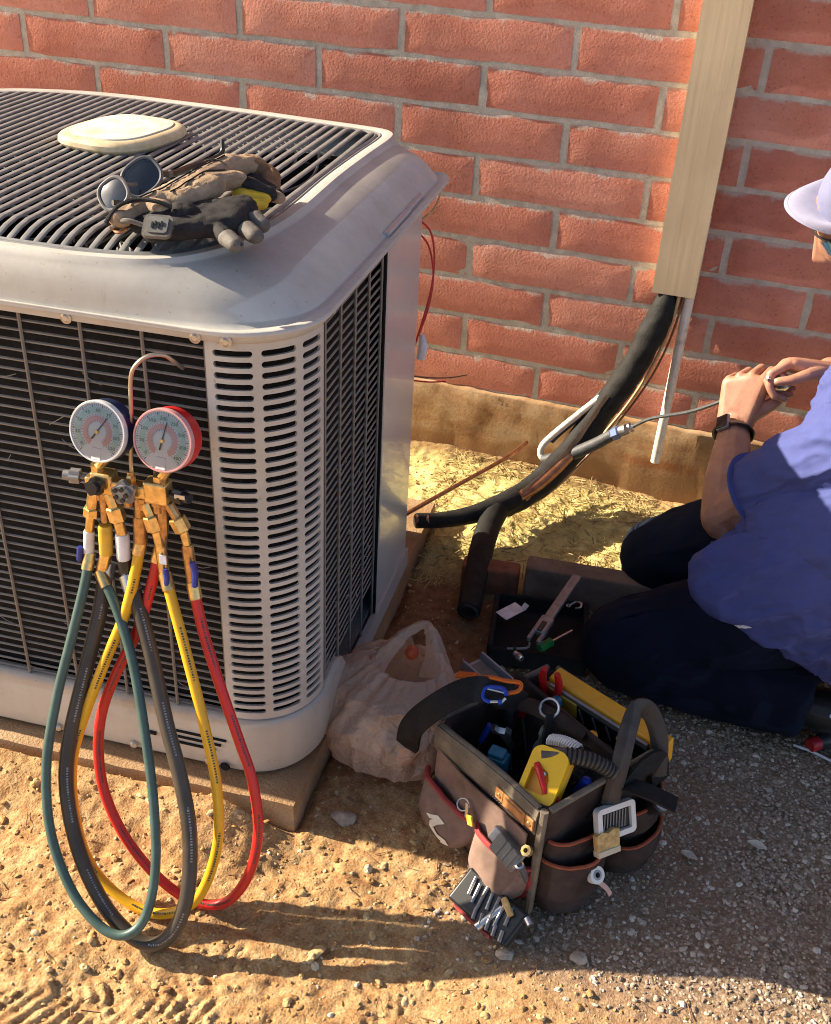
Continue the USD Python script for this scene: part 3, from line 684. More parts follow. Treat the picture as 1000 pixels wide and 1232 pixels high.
# white pipe that drops out behind the cover
wp = thing('white_pipe', 'chalky white plastic pipe hanging below the tan cover', 'pipe', (1.562, -.03, .115))
wpp = pt(wp, (1.562, -.03, .115))
wpp('pipe', tube([(1.566, -.026, .75), (1.564, -.030, .5), (1.559, -.036, .1165)], .0118, 12), M_pvc)
wpp('pipe_end', lathe([(.0118, 0), (.0118, -.002), (.0085, -.002), (.0085, .02)], 14, t=(1.559, -.036, .1165)), M_pvc)

ins = thing('insulated_pipe', 'thick black foam insulated suction pipe bending down from the cover', 'insulated pipe', (1.514, -.05, .56))
ip = pt(ins, (1.514, -.05, .56))
tp = [(1.520, -.0225, .74), (1.516, -.0225, .64), (1.513, -.0228, .566), (1.509, -.036, .522), (1.494, -.060, .462), (1.459, -.085, .362), (1.405, -.115, .253), (1.357, -.165, .162), (1.295, -.255, .098), (1.240, -.340, .078)]
rq = np.random.default_rng(9)
tr = [.019, .019, .0200, .029, .033, .033, .033, .034, .034, .030]
ft = tube(spline(tp, 10), np.interp(np.linspace(0, 1, 10*(len(tp)-1)+1), np.linspace(0, 1, len(tr)), tr), 20)
V_ = np.array(ft.vertices); ft.vertices = V_+ft.vertex_normals*((meshkit.fbm(V_*28, 4, 17)-.5)*.010*np.clip((.54-V_[:, 2])*20, 0, 1))[:, None]
ip('foam_tube', ft, M_foam)
ip('copper_pipe', tube([(1.40, -.125, .235), (1.357, -.195, .165), (1.297, -.29, .112), (1.226, -.370, .090), (1.175, -.43, .085)], .0135, 10, smooth_n=6), M_copper)
ip('thin_foam_tube', tube([(1.262, -.325, .098), (1.228, -.365, .088), (1.176, -.42, .082), (1.118, -.465, .080), (1.066, -.508, .090)], [.029, .027, .022, .019, .018], 12, smooth_n=6), M_foam)
ip('open_end', lathe([(.0125, 0), (.0125, .03), (0, .03)], 12, basis(x=(0, 0, 1.), z=(.9, .5, -.1)), (1.0645, -.509, .0905)), M_copper)
# tan strip along the pipe: sun highlight on black foam painted as colour
fa = spline([(1.43, -.120, .31), (1.385, -.155, .215), (1.335, -.225, .140), (1.28, -.32, .098)], 6)
ip('foam_flap', sweep(fa, circ(.021, 10, .006), hint=(-.6, -.6, .5)), pm('painted_foam_highlight', (.34, .20, .11), .7, var=.3, vs=50, bump=.4), label='tan strip painted as the sun highlight on the foam')
sl = thing('foam_sleeve', 'loose black foam sleeve hanging from the pipe to the ground', 'foam sleeve', (1.259, -.739, 0))
part(sl, 'sleeve', xf(tube([(1.228, -.352, .083), (1.226, -.45, .072), (1.240, -.58, .062), (1.262, -.73, .036)], [.030, .029, .028, .026], 12, smooth_n=6), None, (-1.259, .739, 0)), M_foam)
part(sl, 'inner_lip', xf(lathe([(.024, 0), (.017, .002), (.017, -.05)], 14, basis(x=(1, 0, 0), z=(.1, -.98, -.18)), (1.262, -.731, .036)), None, (-1.259, .739, 0)), M_foamgrey)

ll = thing('liquid_line', 'grey liquid line bent in a tight U with a blue flare nut', 'pipe', (1.30, -.16, .14))
lpt = pt(ll, (1.30, -.16, .14))
lpt('pale_pipe', tube([(1.445, -.085, .365), (1.425, -.10, .325), (1.365, -.13, .262), (1.312, -.15, .203), (1.284, -.158, .165), (1.282, -.164, .140), (1.298, -.172, .131)], .0085, 10, smooth_n=7), M_pvc)
lpt('grey_tube', tube([(1.430, -.082, .338), (1.372, -.118, .262), (1.322, -.140, .206), (1.300, -.148, .176)], .010, 10, smooth_n=6), M_foamgrey)
lpt('foam_grip', tube([(1.292, -.172, .128), (1.33, -.18, .149), (1.366, -.185, .171), (1.42, -.193, .216), (1.455, -.198, .250)], [.0155, .0165, .0165, .015, .0145], 12, smooth_n=6), M_foamgrey)
d_ = A(1.507, -.21, .291)-A(1.455, -.198, .25)
Rn = basis(x=np.cross(d_, (0, 0, 1)), z=d_)
lpt('flare_nut', lathe([(.0, 0), (.015, 0), (.0165, .003), (.0165, .019), (.013, .022), (0, .022)], 6, Rn, (1.455, -.198, .25)), M_blueal, False)
lpt('collar', lathe([(.012, 0), (.013, .004), (.013, .018), (.010, .020), (.0, .02)], 14, Rn, A(1.455, -.198, .25)+d_*.34), M_grey_steel)
lpt('ring', lathe([(.0, 0), (.0125, 0), (.0125, .005), (.007, .007), (.005, .012), (0, .012)], 12, Rn, A(1.455, -.198, .25)+d_*.74), M_steel)
lpt('thin_tube', tube([(1.500, -.208, .286), (1.535, -.228, .322), (1.575, -.255, .352), (1.630, -.305, .398), (1.690, -.340, .452), (1.735, -.350, .490)], .0042, 8, smooth_n=5), M_foamgrey)

def wirething(name, pts, r, mt, label, catg):
    return single(name, tube(pts, r, 7, smooth_n=7), mt, label, catg)
wirething('control_wire', [(1.545, -.030, .70), (1.540, -.040, .541), (1.516, -.045, .402), (1.474, -.055, .285), (1.420, -.085, .185), (1.372, -.14, .105), (1.31, -.23, .055), (1.25, -.33, .05)], .0042, M_wire_tan, 'tan control wire running down beside the black insulated pipe', 'wire')
wirething('ground_wire', [(1.552, -.028, .70), (1.550, -.036, .54), (1.530, -.040, .41), (1.492, -.050, .30), (1.432, -.085, .19), (1.36, -.16, .10), (1.30, -.22, .07)], .0028, M_brownwire, 'thin brown wire between the tan wire and white pipe', 'wire')
wirething('copper_tube', [(1.015, -.53, .085), (1.044, -.5, .103), (1.12, -.36, .118), (1.199, -.20, .128), (1.231, -.13, .141), (1.235, -.122, .143)], .0056, M_copper, 'short thin copper tube slanting up from the back of the condenser', 'copper tube')

# wires hanging from the open service compartment
def Wp(x, y, z): return (x, y, z)
acw = lambda name, pts, r, mt, lab=None: part(ac, name, (lambda q: xf(q, np.array([[math.cos(TH), math.sin(TH), 0], [-math.sin(TH), math.cos(TH), 0], [0, 0, 1.]])))(xf(tube(pts, r, 6, smooth_n=6), None, -ac_w(UC, VC, .06))), mt, 60, label=lab)
acw('loose_wire', [(1.040, -.52, .80), (1.060, -.50, .77), (1.070, -.50, .72), (1.073, -.52, .66), (1.060, -.54, .58), (1.045, -.54, .52)], .0022, M_redwire, 'red loose wire')
acw('loose_wire', [(1.030, -.52, .78), (1.053, -.49, .74), (1.067, -.49, .68), (1.067, -.51, .62), (1.055, -.53, .56)], .0022, M_redwire, 'red loose wire')
acw('loose_wire', [(1.030, -.50, .85), (1.055, -.48, .87), (1.070, -.48, .86), (1.065, -.50, .82), (1.045, -.52, .80)], .0022, M_wire_tan, 'tan loose wire loop')
acw('loose_wire', [(1.025, -.52, .46), (1.065, -.48, .445), (1.105, -.45, .44), (1.140, -.43, .445)], .0022, M_brownwire, 'brown loose wire')
acw('loose_wire', [(1.025, -.52, .45), (1.065, -.47, .43), (1.095, -.44, .425)], .0020, M_redwire, 'red loose wire')
acw('paper_label', [(1.058, -.52, .56), (1.062, -.52, .535), (1.058, -.52, .505)], [.006, .011, .010], M_labelw, 'small white paper label on the wires')
# ================================================================== manifold gauge set
M_green = pm('green_hose', (.055, .10, .088), .38, var=.15, vs=40)
M_blackh = pm('brown_black_hose', (.050, .040, .030), .42, var=.3, vs=14)
M_yellow = pm('yellow_hose', (.74, .40, .015), .38, var=.08, vs=30)
M_redh = pm('red_hose', (.58, .022, .018), .35, var=.08, vs=30)
M_navy = pm('navy_case', (.012, .018, .06), .4)
M_redcase = pm('red_case', (.50, .012, .012), .35)
M_bezel = pm('clear_bezel', (.62, .64, .66), .15, spec=.7, coat=.5)
M_levb = pm('blue_lever', (.02, .035, .22), .4)
M_yellowpl = pm('yellow_plastic', (.70, .42, .05), .35)
M_dial = pm('dial_white', (.86, .86, .84), .5, var=.03)
M_dgreen = pm('dial_green', (.58, .74, .65), .5, var=.1)
M_dred = pm('dial_red', (.82, .46, .42), .5, var=.1)
M_dink = pm('dial_ink', (.04, .05, .05), .5)
M_lens = usdkit.material(stage, '/World/Looks/gauge_lens', {'t': ('transparent_bsdf', {}), 'g': ('glossy_bsdf', {'roughness': .12, 'color': (.9, .9, .9)}), 'f': ('fresnel', {'IOR': 1.5}), 'm': ('mix_closure', {})},
                         [('f.fac', 'm.fac'), ('t.BSDF', 'm.closure1'), ('g.BSDF', 'm.closure2')], surface='m.closure')
mo = A(.91, -1.425, .645)
mg = thing('manifold_gauge_set', 'brass manifold with blue and red gauges and four looped hoses hooked on the grille', 'gauge set', mo)
mp_ = pt(mg, mo)
def sub(parent, origin):
    return pt(parent, origin)
# body
fy = np.array([-math.sin(TH), math.cos(TH), 0]); fxu = np.array([math.cos(TH), math.sin(TH), 0])
Rf = np.stack([fxu, fy, [0, 0, 1.]], 1)
bar = [rbox(A(.909, -1.423, .646), (.122, .021, .022), .004, Rf), rbox(A(.875, -1.425, .650), (.034, .026, .034), .005, Rf), rbox(A(.957, -1.420, .650), (.036, .026, .036), .005, Rf)]
mp_('manifold_body', bar, M_brass, 30)
for x in (.862, .885, .909, .933, .957):
    mp_('port', lathe([(.006, 0), (.0085, .001), (.0085, .008), (.0065, .010), (.0065, .020), (0, .02)], 8, np.diag([1., 1, -1]) @ np.eye(3), (x, -1.4245, .637)), M_brass2, 30)
def gauge(face, rad, case_m, stem_to, ang, lab):
    nrm_ = -fy*0.985+fxu*(-.06)+A(0, 0, .30); nrm_ /= np.linalg.norm(nrm_)
    R = basis(x=np.cross((0, 0, 1.), nrm_), z=nrm_)   # local x right, y up, z towards the viewer
    face = np.array(face)
    g = mp_('gauge', xf(lathe([(0, -.036), (rad*.80, -.036), (rad*.95, -.033), (rad*.99, -.028), (rad*.99, -.004), (rad*.93, -.002)], 40), R, face), case_m, 35, label=lab)
    s_ = pt(g, mo)
    s_('bezel', xf(lathe([(rad*.98, -.007), (rad*1.015, -.006), (rad*1.015, .0005), (rad*.99, .0022), (rad*.945, .0022), (rad*.93, .0010), (rad*.93, -.0015)], 40), R, face), M_bezel if case_m is M_navy else M_bezelr)
    s_('dial', xf(lathe([(rad*.93, .0004), (0, .0004)], 40), R, face), M_dial, False)
    def ann(r0, r1, a0, a1, z):
        a = np.linspace(math.radians(a0), math.radians(a1), 48)
        V = np.stack([np.stack([np.sin(a)*r, np.cos(a)*r, 0*a+z], 1) for r in (r0*rad, r1*rad)])
        return xf(grid(V, True), R, face)
    s_('green_scale', ann(.60, .80, -140, 140, .0008), M_dgreen, False)
    s_('red_scale', ann(.36, .52, -150, 150, .0008), M_dred, False)
    ticks = []
    for i, t in enumerate(np.linspace(-140, 140, 57)):
        r0 = .84 if i % 5 else .80
        a = math.radians(t); c_ = (r0+.90)/2*rad
        Rt = np.array([[math.cos(a), math.sin(a), 0], [-math.sin(a), math.cos(a), 0], [0, 0, 1]])
        ticks.append(xf(box(A(0, 0, 0), (.0004 if i % 5 else .0008, (.90-r0)*rad, .0002)), R @ Rt, face+R @ A(math.sin(a)*c_, math.cos(a)*c_, .0010)))
    for i, t in enumerate(np.linspace(-130, 130, 9)):
        a = math.radians(t); tm = meshkit.text_mesh(str(i*(50 if case_m is M_redcase else 15)), .0042, .0002)
        tm.apply_translation(-tm.bounds.mean(0)); ticks.append(xf(tm, R, face+R @ A(math.sin(a)*.70*rad, math.cos(a)*.70*rad, .0010)))
    for i, t in enumerate(np.linspace(-140, 140, 29)):
        a = math.radians(t); Rt = np.array([[math.cos(a), math.sin(a), 0], [-math.sin(a), math.cos(a), 0], [0, 0, 1]])
        for rr_ in (.555, .335): ticks.append(xf(box(A(0, 0, 0), (.0004, .05*rad, .0002)), R @ Rt, face+R @ A(math.sin(a)*rr_*rad, math.cos(a)*rr_*rad, .0010)))
    s_('dial_marks', ticks, M_dink, False)
    a = math.radians(ang); dv = A(math.sin(a), math.cos(a), 0)
    nd = extr(Polygon([(-.0012, -rad*.3), (.0012, -rad*.3), (.0005, rad*.62), (-.0005, rad*.62)]), .0006)
    Rt = np.array([[math.cos(a), math.sin(a), 0], [-math.sin(a), math.cos(a), 0], [0, 0, 1]])
    s_('needle', xf(nd, R @ Rt, face+R @ A(0, 0, .0018)), M_dink, False)
    s_('needle_hub', xf(lathe([(0, .0034), (.0025, .0034), (.003, .001), (.003, 0)], 12), R, face), M_brass)
    s_('lens', xf(lathe([(rad*.925, .0014), (rad*.5, .0034), (0, .0040)], 32), R, face), M_lens, True)
    # lower mount cover and stem
    s_('dial_foot', xf(rbox(A(0, -rad*.72, .0008), (rad*.34, rad*.40, .002), .001), R, face), M_dial)
    b = face-nrm_*.02
    mp_('gauge_stem', [tube([b-A(0, 0, rad*.95), A(*stem_to)], .0068, 10), lathe([(0, 0), (.0095, 0), (.0095, .012), (0, .012)], 6, t=A(*stem_to)-A(0, 0, .004))], M_brass, 30)
gauge((.889, -1.447, .742), .0425, M_navy, (.866, -1.426, .668), 35, 'blue cased low pressure gauge')
gauge((.984, -1.440, .745), .0435, M_redcase, (.961, -1.420, .668), 12, 'red cased high pressure gauge')
mp_('hook', tube([(.9165, -1.422, .652), (.920, -1.421, .70), (.927, -1.420, .765), (.931, -1.419, .815), (.938, -1.415, .835), (.952, -1.405, .847), (.968, -1.392, .846), (.975, -1.378, .832), (.976, -1.360, .816)], .0030, 8, smooth_n=5), pm('dull_hook', (.46, .39, .31), .35, metal=.8))
mp_('hook_nut', lathe([(0, 0), (.0075, 0), (.0075, .010), (.005, .013), (.005, .018), (0, .018)], 6, t=(.9165, -1.422, .655)), M_brass, False)
# valve handles
def knob(c, d, r, l, mt, lobes=6):
    a = np.linspace(0, 2*math.pi, 49)[:-1]
    pr = np.stack([(r*(1+.13*np.cos(lobes*a)))*np.cos(a), (r*(1+.13*np.cos(lobes*a)))*np.sin(a)], 1)
    k = extr(Polygon(pr), l*.6); top = lathe([(r*.75, 0), (r*.7, l*.4), (0, l*.42)], 20, t=(0, 0, l*.6)); st = lathe([(.004, -.012), (.004, 0), (r*.6, 0)], 10)
    d = np.array(d, float); d /= np.linalg.norm(d)
    R = basis(x=np.cross(d, (0.1, .2, 1.)), z=d)
    return [xf(q, R, c) for q in (k, top, st)]
M_knob = pm('grey_knob', (.20, .20, .21), .25, metal=.3)
mp_('valve_knob', knob((.872, -1.441, .650), -fy+A(0, 0, .25), .0125, .016, M_blackpl, 5), M_blackpl, 35, label='black valve knob')
mp_('valve_knob', knob((.915, -1.437, .648), -fy+A(0, 0, .2), .0165, .012, M_knob, 5), M_knob, 35, label='dark grey five lobed valve knob')
mp_('knob_insert', [xf(lathe([(0, .002), (.0035, .002), (.004, 0)], 10), basis(x=fxu, z=-fy), A(.915+.009*math.cos(t), -1.4505, .6505+.009*math.sin(t))) for t in np.arange(5)*2*math.pi/5], M_blackpl)
mp_('valve_knob', knob((.983, -1.419, .650), fxu+A(0, -.25, .02), .0105, .026, M_blackpl, 6), M_blackpl, 35, label='black side valve knob on the right')
mp_('knob_insert', rbox(A(.997, -1.431, .655), (.016, .002, .007), .0008, Rf), M_steel)
mp_('valve_knob', knob((.838, -1.429, .651), -fxu+A(0, -.2, .05), .010, .024, M_grey_steel, 6), M_grey_steel, 35, label='silver side valve knob on the left')
# fittings
def fit(pts, rs, mt, name='fitting', k=12, lab=None): mp_(name, tube(pts, rs, k), mt, 35, label=lab)
def cyl(a, b, r, mt, name, k=12, **kw):
    a, b = A(*a), A(*b); d = b-a; l = np.linalg.norm(d)
    mp_(name, lathe([(0, 0), (r*.85, 0), (r, l*.08), (r, l*.92), (r*.85, l), (0, l)], k, basis(x=np.cross(d, (0.3, .9, .1)), z=d), a), mt, 30, **kw)
F1 = [(.853, -1.427, .619), (.846, -1.428, .589), (.836, -1.429, .544), (.835, -1.431, .513)]
cyl((.856, -1.426, .632), (.848, -1.428, .596), .0085, M_brass, 'fitting', 8); cyl((.849, -1.428, .602), (.846, -1.428, .586), .0115, M_brass, 'nut', 6); cyl((.846, -1.428, .588), (.839, -1.429, .552), .0068, M_brass, 'fitting')
cyl((.840, -1.429, .560), (.834, -1.430, .515), .0082, M_labelw, 'ball_valve'); cyl((.826, -1.437, .532), (.823, -1.439, .508), .0045, M_levb, 'lever')
cyl((.870, -1.426, .630), (.868, -1.427, .580), .006, M_brass2, 'fitting'); cyl((.868, -1.428, .576), (.864, -1.429, .522), .0105, M_yellowpl, 'sleeve'); cyl((.866, -1.429, .530), (.853, -1.436, .482), .0092, M_brass, 'fitting')
cyl((.880, -1.427, .632), (.889, -1.428, .604), .0085, M_brass, 'fitting', 8); cyl((.887, -1.428, .612), (.892, -1.428, .588), .0125, M_brass, 'nut', 6)
cyl((.891, -1.428, .590), (.896, -1.428, .560), .008, M_brass, 'fitting'); cyl((.895, -1.428, .568), (.893, -1.428, .520), .0105, M_labelw, 'ball_valve'); cyl((.893, -1.428, .524), (.897, -1.429, .486), .0110, M_blackpl, 'sleeve')
cyl((.926, -1.420, .632), (.923, -1.420, .598), .0085, M_brass2, 'fitting', 8); cyl((.923, -1.420, .600), (.919, -1.419, .552), .0105, M_brass2, 'fitting')
cyl((.934, -1.422, .630), (.946, -1.424, .600), .0080, M_brass, 'fitting', 8); cyl((.943, -1.424, .608), (.950, -1.425, .584), .0120, M_brass, 'nut', 6); cyl((.950, -1.425, .586), (.955, -1.425, .555), .0070, M_brass, 'fitting')
cyl((.955, -1.425, .558), (.958, -1.426, .505), .0085, M_brass, 'ball_valve'); mp_('tag', rbox(A(.963, -1.4345, .543), (.011, .002, .016), .0006, Rf), M_labelw); mp_('lever', tube([(.966, -1.436, .528), (.969, -1.438, .515), (.967, -1.438, .500)], .0042, 8), M_levb)
cyl((.960, -1.418, .632), (.957, -1.418, .575), .0085, M_brass2, 'fitting', 8); cyl((.957, -1.418, .580), (.948, -1.414, .540), .0080, M_brass2, 'fitting')
cyl((.972, -1.420, .632), (.987, -1.421, .606), .0075, M_brass2, 'fitting', 8); cyl((.983, -1.421, .613), (.993, -1.421, .592), .0125, M_brass, 'nut', 6); cyl((.992, -1.421, .594), (.997, -1.421, .568), .0062, M_brass, 'fitting')
cyl((.997, -1.421, .570), (1.001, -1.421, .500), .0088, M_brass2, 'ball_valve'); mp_('lever', tube([(1.009, -1.431, .548), (1.013, -1.433, .530), (1.011, -1.433, .508)], .0048, 8), M_levb)
# hoses
green = [(0.836, -1.431, 0.516), (0.836, -1.45, 0.48), (0.83, -1.488, 0.411), (0.821, -1.539, 0.317), (0.822, -1.589, 0.224), (0.846, -1.635, 0.135), (0.894, -1.67, 0.062), (0.95, -1.689, 0.024), (0.993, -1.689, 0.020), (1.019, -1.669, 0.048), (1.023, -1.634, 0.113), (1.006, -1.593, 0.191), (0.977, -1.549, 0.277), (0.933, -1.495, 0.383), (0.894, -1.462, 0.45), (0.857, -1.438, 0.493)]
black = [(0.858, -1.424, 0.500), (0.858, -1.455, 0.434), (0.851, -1.507, 0.343), (0.846, -1.560, 0.251), (0.857, -1.597, 0.184), (0.893, -1.636, 0.11), (0.946, -1.668, 0.052), (1.001, -1.686, 0.022), (1.043, -1.686, 0.018), (1.071, -1.669, 0.048), (1.079, -1.637, 0.103), (1.064, -1.594, 0.179), (1.032, -1.556, 0.252), (0.998, -1.524, 0.313), (0.956, -1.48, 0.395), (0.922, -1.448, 0.456), (0.899, -1.431, 0.492)]
yellow = [(0.919, -1.418, 0.556), (0.914, -1.435, 0.506), (0.905, -1.461, 0.445), (0.881, -1.495, 0.367), (0.86, -1.53, 0.289), (0.848, -1.558, 0.223), (0.855, -1.584, 0.16), (0.879, -1.611, 0.094), (0.915, -1.627, 0.049), (0.976, -1.636, 0.019), (1.032, -1.632, 0.019), (1.079, -1.612, 0.055), (1.098, -1.577, 0.137), (1.085, -1.541, 0.223), (1.05, -1.505, 0.315), (1.011, -1.471, 0.404), (0.98, -1.445, 0.47), (0.960, -1.428, 0.510)]
red = [(0.946, -1.412, 0.545), (0.936, -1.43, 0.486), (0.921, -1.458, 0.415), (0.894, -1.485, 0.347), (0.877, -1.509, 0.285), (0.876, -1.531, 0.226), (0.892, -1.554, 0.162), (0.928, -1.573, 0.102), (0.981, -1.588, 0.053), (1.034, -1.595, 0.024), (1.084, -1.594, 0.018), (1.119, -1.584, 0.035), (1.144, -1.564, 0.085), (1.149, -1.538, 0.154), (1.13, -1.512, 0.228), (1.1, -1.492, 0.286), (1.058, -1.466, 0.367), (1.025, -1.443, 0.435), (1.002, -1.423, 0.502)]
green = [tuple(A(*p)+(CAM-A(*p))/np.linalg.norm(CAM-A(*p))*(.026*math.exp(-((i-7.6)/2.6)**2))) for i, p in enumerate(green)]
for nm, pts, r, mt, lab in (('hose', green, .0075, M_green, 'dark green hose loop'), ('hose', black, .0115, M_blackh, 'thick black hose loop'), ('hose', yellow, .0082, M_yellow, 'yellow hose loop'), ('hose', red, .0082, M_redh, 'red hose loop')):
    h = mp_(nm, tube(pts, r, 12, smooth_n=7), mt, True, label=lab)
    s_ = pt(h, mo)
    if mt in (M_yellow, M_redh, M_blackh):
        q = spline(pts, 7); T_, _, _ = frames(q); tocam = CAM-q; tocam /= np.linalg.norm(tocam, axis=1, keepdims=True)
        pr = []; dd = np.r_[0, np.cumsum(np.linalg.norm(np.diff(q, axis=0), axis=1))]; rp = np.random.default_rng(3); t0 = .06
        while t0 < dd[-1]-.05:
            if (t0 % .16) < .085:
                j = min(np.searchsorted(dd, t0), len(q)-1); w_ = (t0-dd[j-1])/(dd[j]-dd[j-1]); p_ = q[j-1]+(q[j]-q[j-1])*w_; tv = T_[j]; nv = tocam[j]+A(.25, 0, .25); nv = nv-tv*(nv@tv); nv /= np.linalg.norm(nv)
                pr.append(xf(box(A(0, 0, 0), (rp.uniform(.0012, .0032), rp.uniform(.0022, .0034), .0004)), basis(x=tv, z=nv), p_+nv*r*1.005))
            t0 += .0042
        s_('print', pr, M_dink if mt is not M_blackh else M_grey_steel, False, kind='stuff')
    for e, e2 in ((0, 1), (-1, -2)):
        a, b = A(*pts[e]), A(*pts[e2]); d = (b-a)/np.linalg.norm(b-a)
        s_('ferrule', tube([a-d*.004, a+d*.022], r*1.22, 12), M_brass if mt is not M_blackh else M_steel)
# ================================================================== soft shapes from bones
import manifold3d as m3
def ball(p, r, seg=16):
    return m3.Manifold.sphere(float(r), seg).translate(tuple(float(v) for v in p))
def bone(a, ra, b, rb, seg=16):
    return m3.Manifold.batch_hull([ball(a, ra, seg), ball(b, rb, seg)])
def hullb(pr, seg=14):
    return m3.Manifold.batch_hull([ball(p, r, seg) for p, r in pr])
def skin(ms_, ref=.012, it=12, noise_=None):
    u = m3.Manifold.batch_boolean(ms_, m3.OpType.Add)
    u = u.refine_to_length(ref)
    me = u.to_mesh(); t = trimesh.Trimesh(me.vert_properties[:, :3], me.tri_verts, process=True)
    if it: trimesh.smoothing.filter_taubin(t, lamb=.5, nu=.52, iterations=it)
    if noise_ is not None:
        V = np.array(t.vertices); t.vertices = V+t.vertex_normals*noise_(V)[:, None]
    return t
def fold(V, f, seed, oct_=3):
    n = meshkit.fbm(V*f, oct_, seed); return 1-np.abs(2*n-1)*1.6   # ridged
# ================================================================== tool bag
BO = A(1.53, -1.235, 0); BA = -0.61409
bagR = np.array([[math.cos(BA), -math.sin(BA), 0], [math.sin(BA), math.cos(BA), 0], [0, 0, 1.]])
def bw(p): return BO+bagR @ A(*p)
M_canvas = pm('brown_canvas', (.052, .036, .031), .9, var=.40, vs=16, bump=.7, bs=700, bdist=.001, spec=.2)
M_canvas_d = pm('sunlit_dusty_canvas', (.205, .138, .112), .92, var=.35, vs=14, bump=.6, bs=700, bdist=.001, spec=.15)  # lit copy of the bag canvas: dust plus sunlight put into the colour
M_canvas_g = pm('olive_binding', (.17, .145, .11), .85, var=.35, vs=22, bump=.9, bs=500, bdist=.001, spec=.2)
M_black_c = pm('black_webbing', (.018, .017, .017), .8, var=.3, vs=40, bump=.8, bs=600, bdist=.001, spec=.2)
M_redtrim = pm('red_piping', (.26, .028, .030), .6, var=.25, vs=40)
M_orangetrim = pm('orange_piping', (.30, .065, .025), .7, var=.2, vs=40)
M_leather = pm('tan_leather', (.42, .19, .065), .55, var=.25, vs=60, bump=.4, bs=300)
M_white = pm('white_plastic', (.70, .69, .66), .4, var=.06, vs=50)
M_yelcase = pm('yellow_orange_case', (.78, .36, .015), .38, var=.08, vs=40)
M_yelmeter = pm('meter_yellow', (.82, .50, .01), .35, var=.05, vs=40)
M_teal = pm('teal_plastic', (.012, .15, .24), .4, var=.1, vs=60)
M_orange = pm('orange_aluminium', (.62, .13, .012), .35, metal=.3)
M_blue2 = pm('blue_aluminium', (.015, .06, .42), .3, metal=.3)
M_tanwood = pm('tan_bristle', (.55, .36, .14), .8, var=.3, vs=120, bump=.5)
M_meterg = pm('grey_meter', (.15, .145, .13), .5, var=.2, vs=70)
bag = thing('tool_bag', 'open brown canvas tool bag with red trimmed pockets full of tools', 'tool bag', BO, BA)
def bp(name, mesh, mt, smooth=40, **k): return part(bag, name, mesh, mt, smooth, **k)
def rrect(hx, hy, r, n=5): return np.array(sbox(-hx+r, -hy+r, hx-r, hy-r).buffer(r, quad_segs=n).exterior.coords)[:-1]
def resamp_closed(P, n): return resample(P, n)
lv = []
for z, hx, hy in ((0.0, .122, .120), (.02, .130, .128), (.10, .135, .133), (.19, .133, .131), (.214, .134, .132), (.218, .131, .129), (.214, .126, .124), (.05, .124, .122), (.012, .118, .116)):
    q = resample(rrect(hx, hy, .028), 96); lv.append(np.column_stack([q, np.full(96, z)]))
V = np.stack(lv, 1)
V[..., 2] += .012*np.sin(V[..., 0]*11+.6)*(V[..., 2] > .15)
V[..., 1] -= .010*np.exp(-(V[..., 0]/.09)**2)*np.sin(np.clip(V[..., 2]/.218, 0, 1)*math.pi)*(V[..., 1] < 0)
wob = (meshkit.fbm(V*20, 3, 41)-.5)*.014
V[..., 0] += wob; V[..., 1] += wob*.8
V = np.concatenate([V, V[:1]], 0)
bp('bag_body', grid(V, True), M_canvas, 50)
bp('bag_floor', box(A(0, 0, .02), (.22, .22, .012)), M_black_c, False)
# front panel on the sun side, dust and sunlight both in its paler colour
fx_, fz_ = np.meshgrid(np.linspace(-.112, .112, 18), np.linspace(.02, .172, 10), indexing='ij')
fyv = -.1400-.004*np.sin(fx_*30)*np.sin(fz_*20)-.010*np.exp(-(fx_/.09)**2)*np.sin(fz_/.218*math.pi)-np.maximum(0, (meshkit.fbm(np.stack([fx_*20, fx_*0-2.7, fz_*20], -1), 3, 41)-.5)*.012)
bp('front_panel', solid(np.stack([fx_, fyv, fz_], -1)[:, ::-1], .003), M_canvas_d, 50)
bx_, bz_ = np.meshgrid(np.linspace(-.122, .126, 22), np.linspace(.170, .221, 5), indexing='ij')
byv = -.1385-.004*np.sin((bz_-.170)/.05*math.pi)
bp('top_band', solid(np.stack([bx_, byv, bz_+.012*np.sin(bx_*11+.6)], -1)[:, ::-1], .004), M_canvas_g, 50)
for sgn in (-1, 1):
    r_ = np.stack([np.linspace(-.12, .12, 12), np.full(12, sgn*.131), .219+.012*np.sin(np.linspace(-.12, .12, 12)*11+.6)], 1)
    bp('rim_binding', tube(r_, .0055, 8, smooth_n=2), M_canvas_g)
    r_ = np.stack([np.full(12, sgn*.133), np.linspace(-.12, .12, 12), .219+.012*np.sin(np.full(12, sgn*.133)*11+.6)], 1)
    bp('rim_binding', tube(r_, .0055, 8, smooth_n=2), M_canvas_g)
bp('corner_binding', tube([(.130, -.130, .232), (.134, -.135, .16), (.136, -.137, .08), (.133, -.134, .01)], .007, 8, smooth_n=3), M_canvas_g)
def pouch(cx, w, zt, zb, ot, ob, p=2.6, nx=16, nz=10, plane='f', bul=.014):
    """a flared pocket: returns points n x m x 3 in bag coordinates"""
    T, Sx = np.meshgrid(np.linspace(0, 1, nz), np.linspace(-1, 1, nx), indexing='ij')
    half = w/2*(1-np.clip(T, 0, 1)**4*.55)
    zz_ = zt+(zb-zt)*T-.018*(np.abs(Sx)**p)*(-T*0.9)
    edge = np.clip(1-np.abs(Sx)**6, 0, 1)*np.clip(1-T**8, 0, 1)
    out = (ot+(ob-ot)*np.sin(T*math.pi*.62))*edge+bul*np.cos(Sx*math.pi/2)*np.sin(T*math.pi)
    a = cx+half*Sx
    return np.stack([a, -.139-out, zz_], -1) if plane == 'f' else np.stack([.137+out, a, zz_], -1)
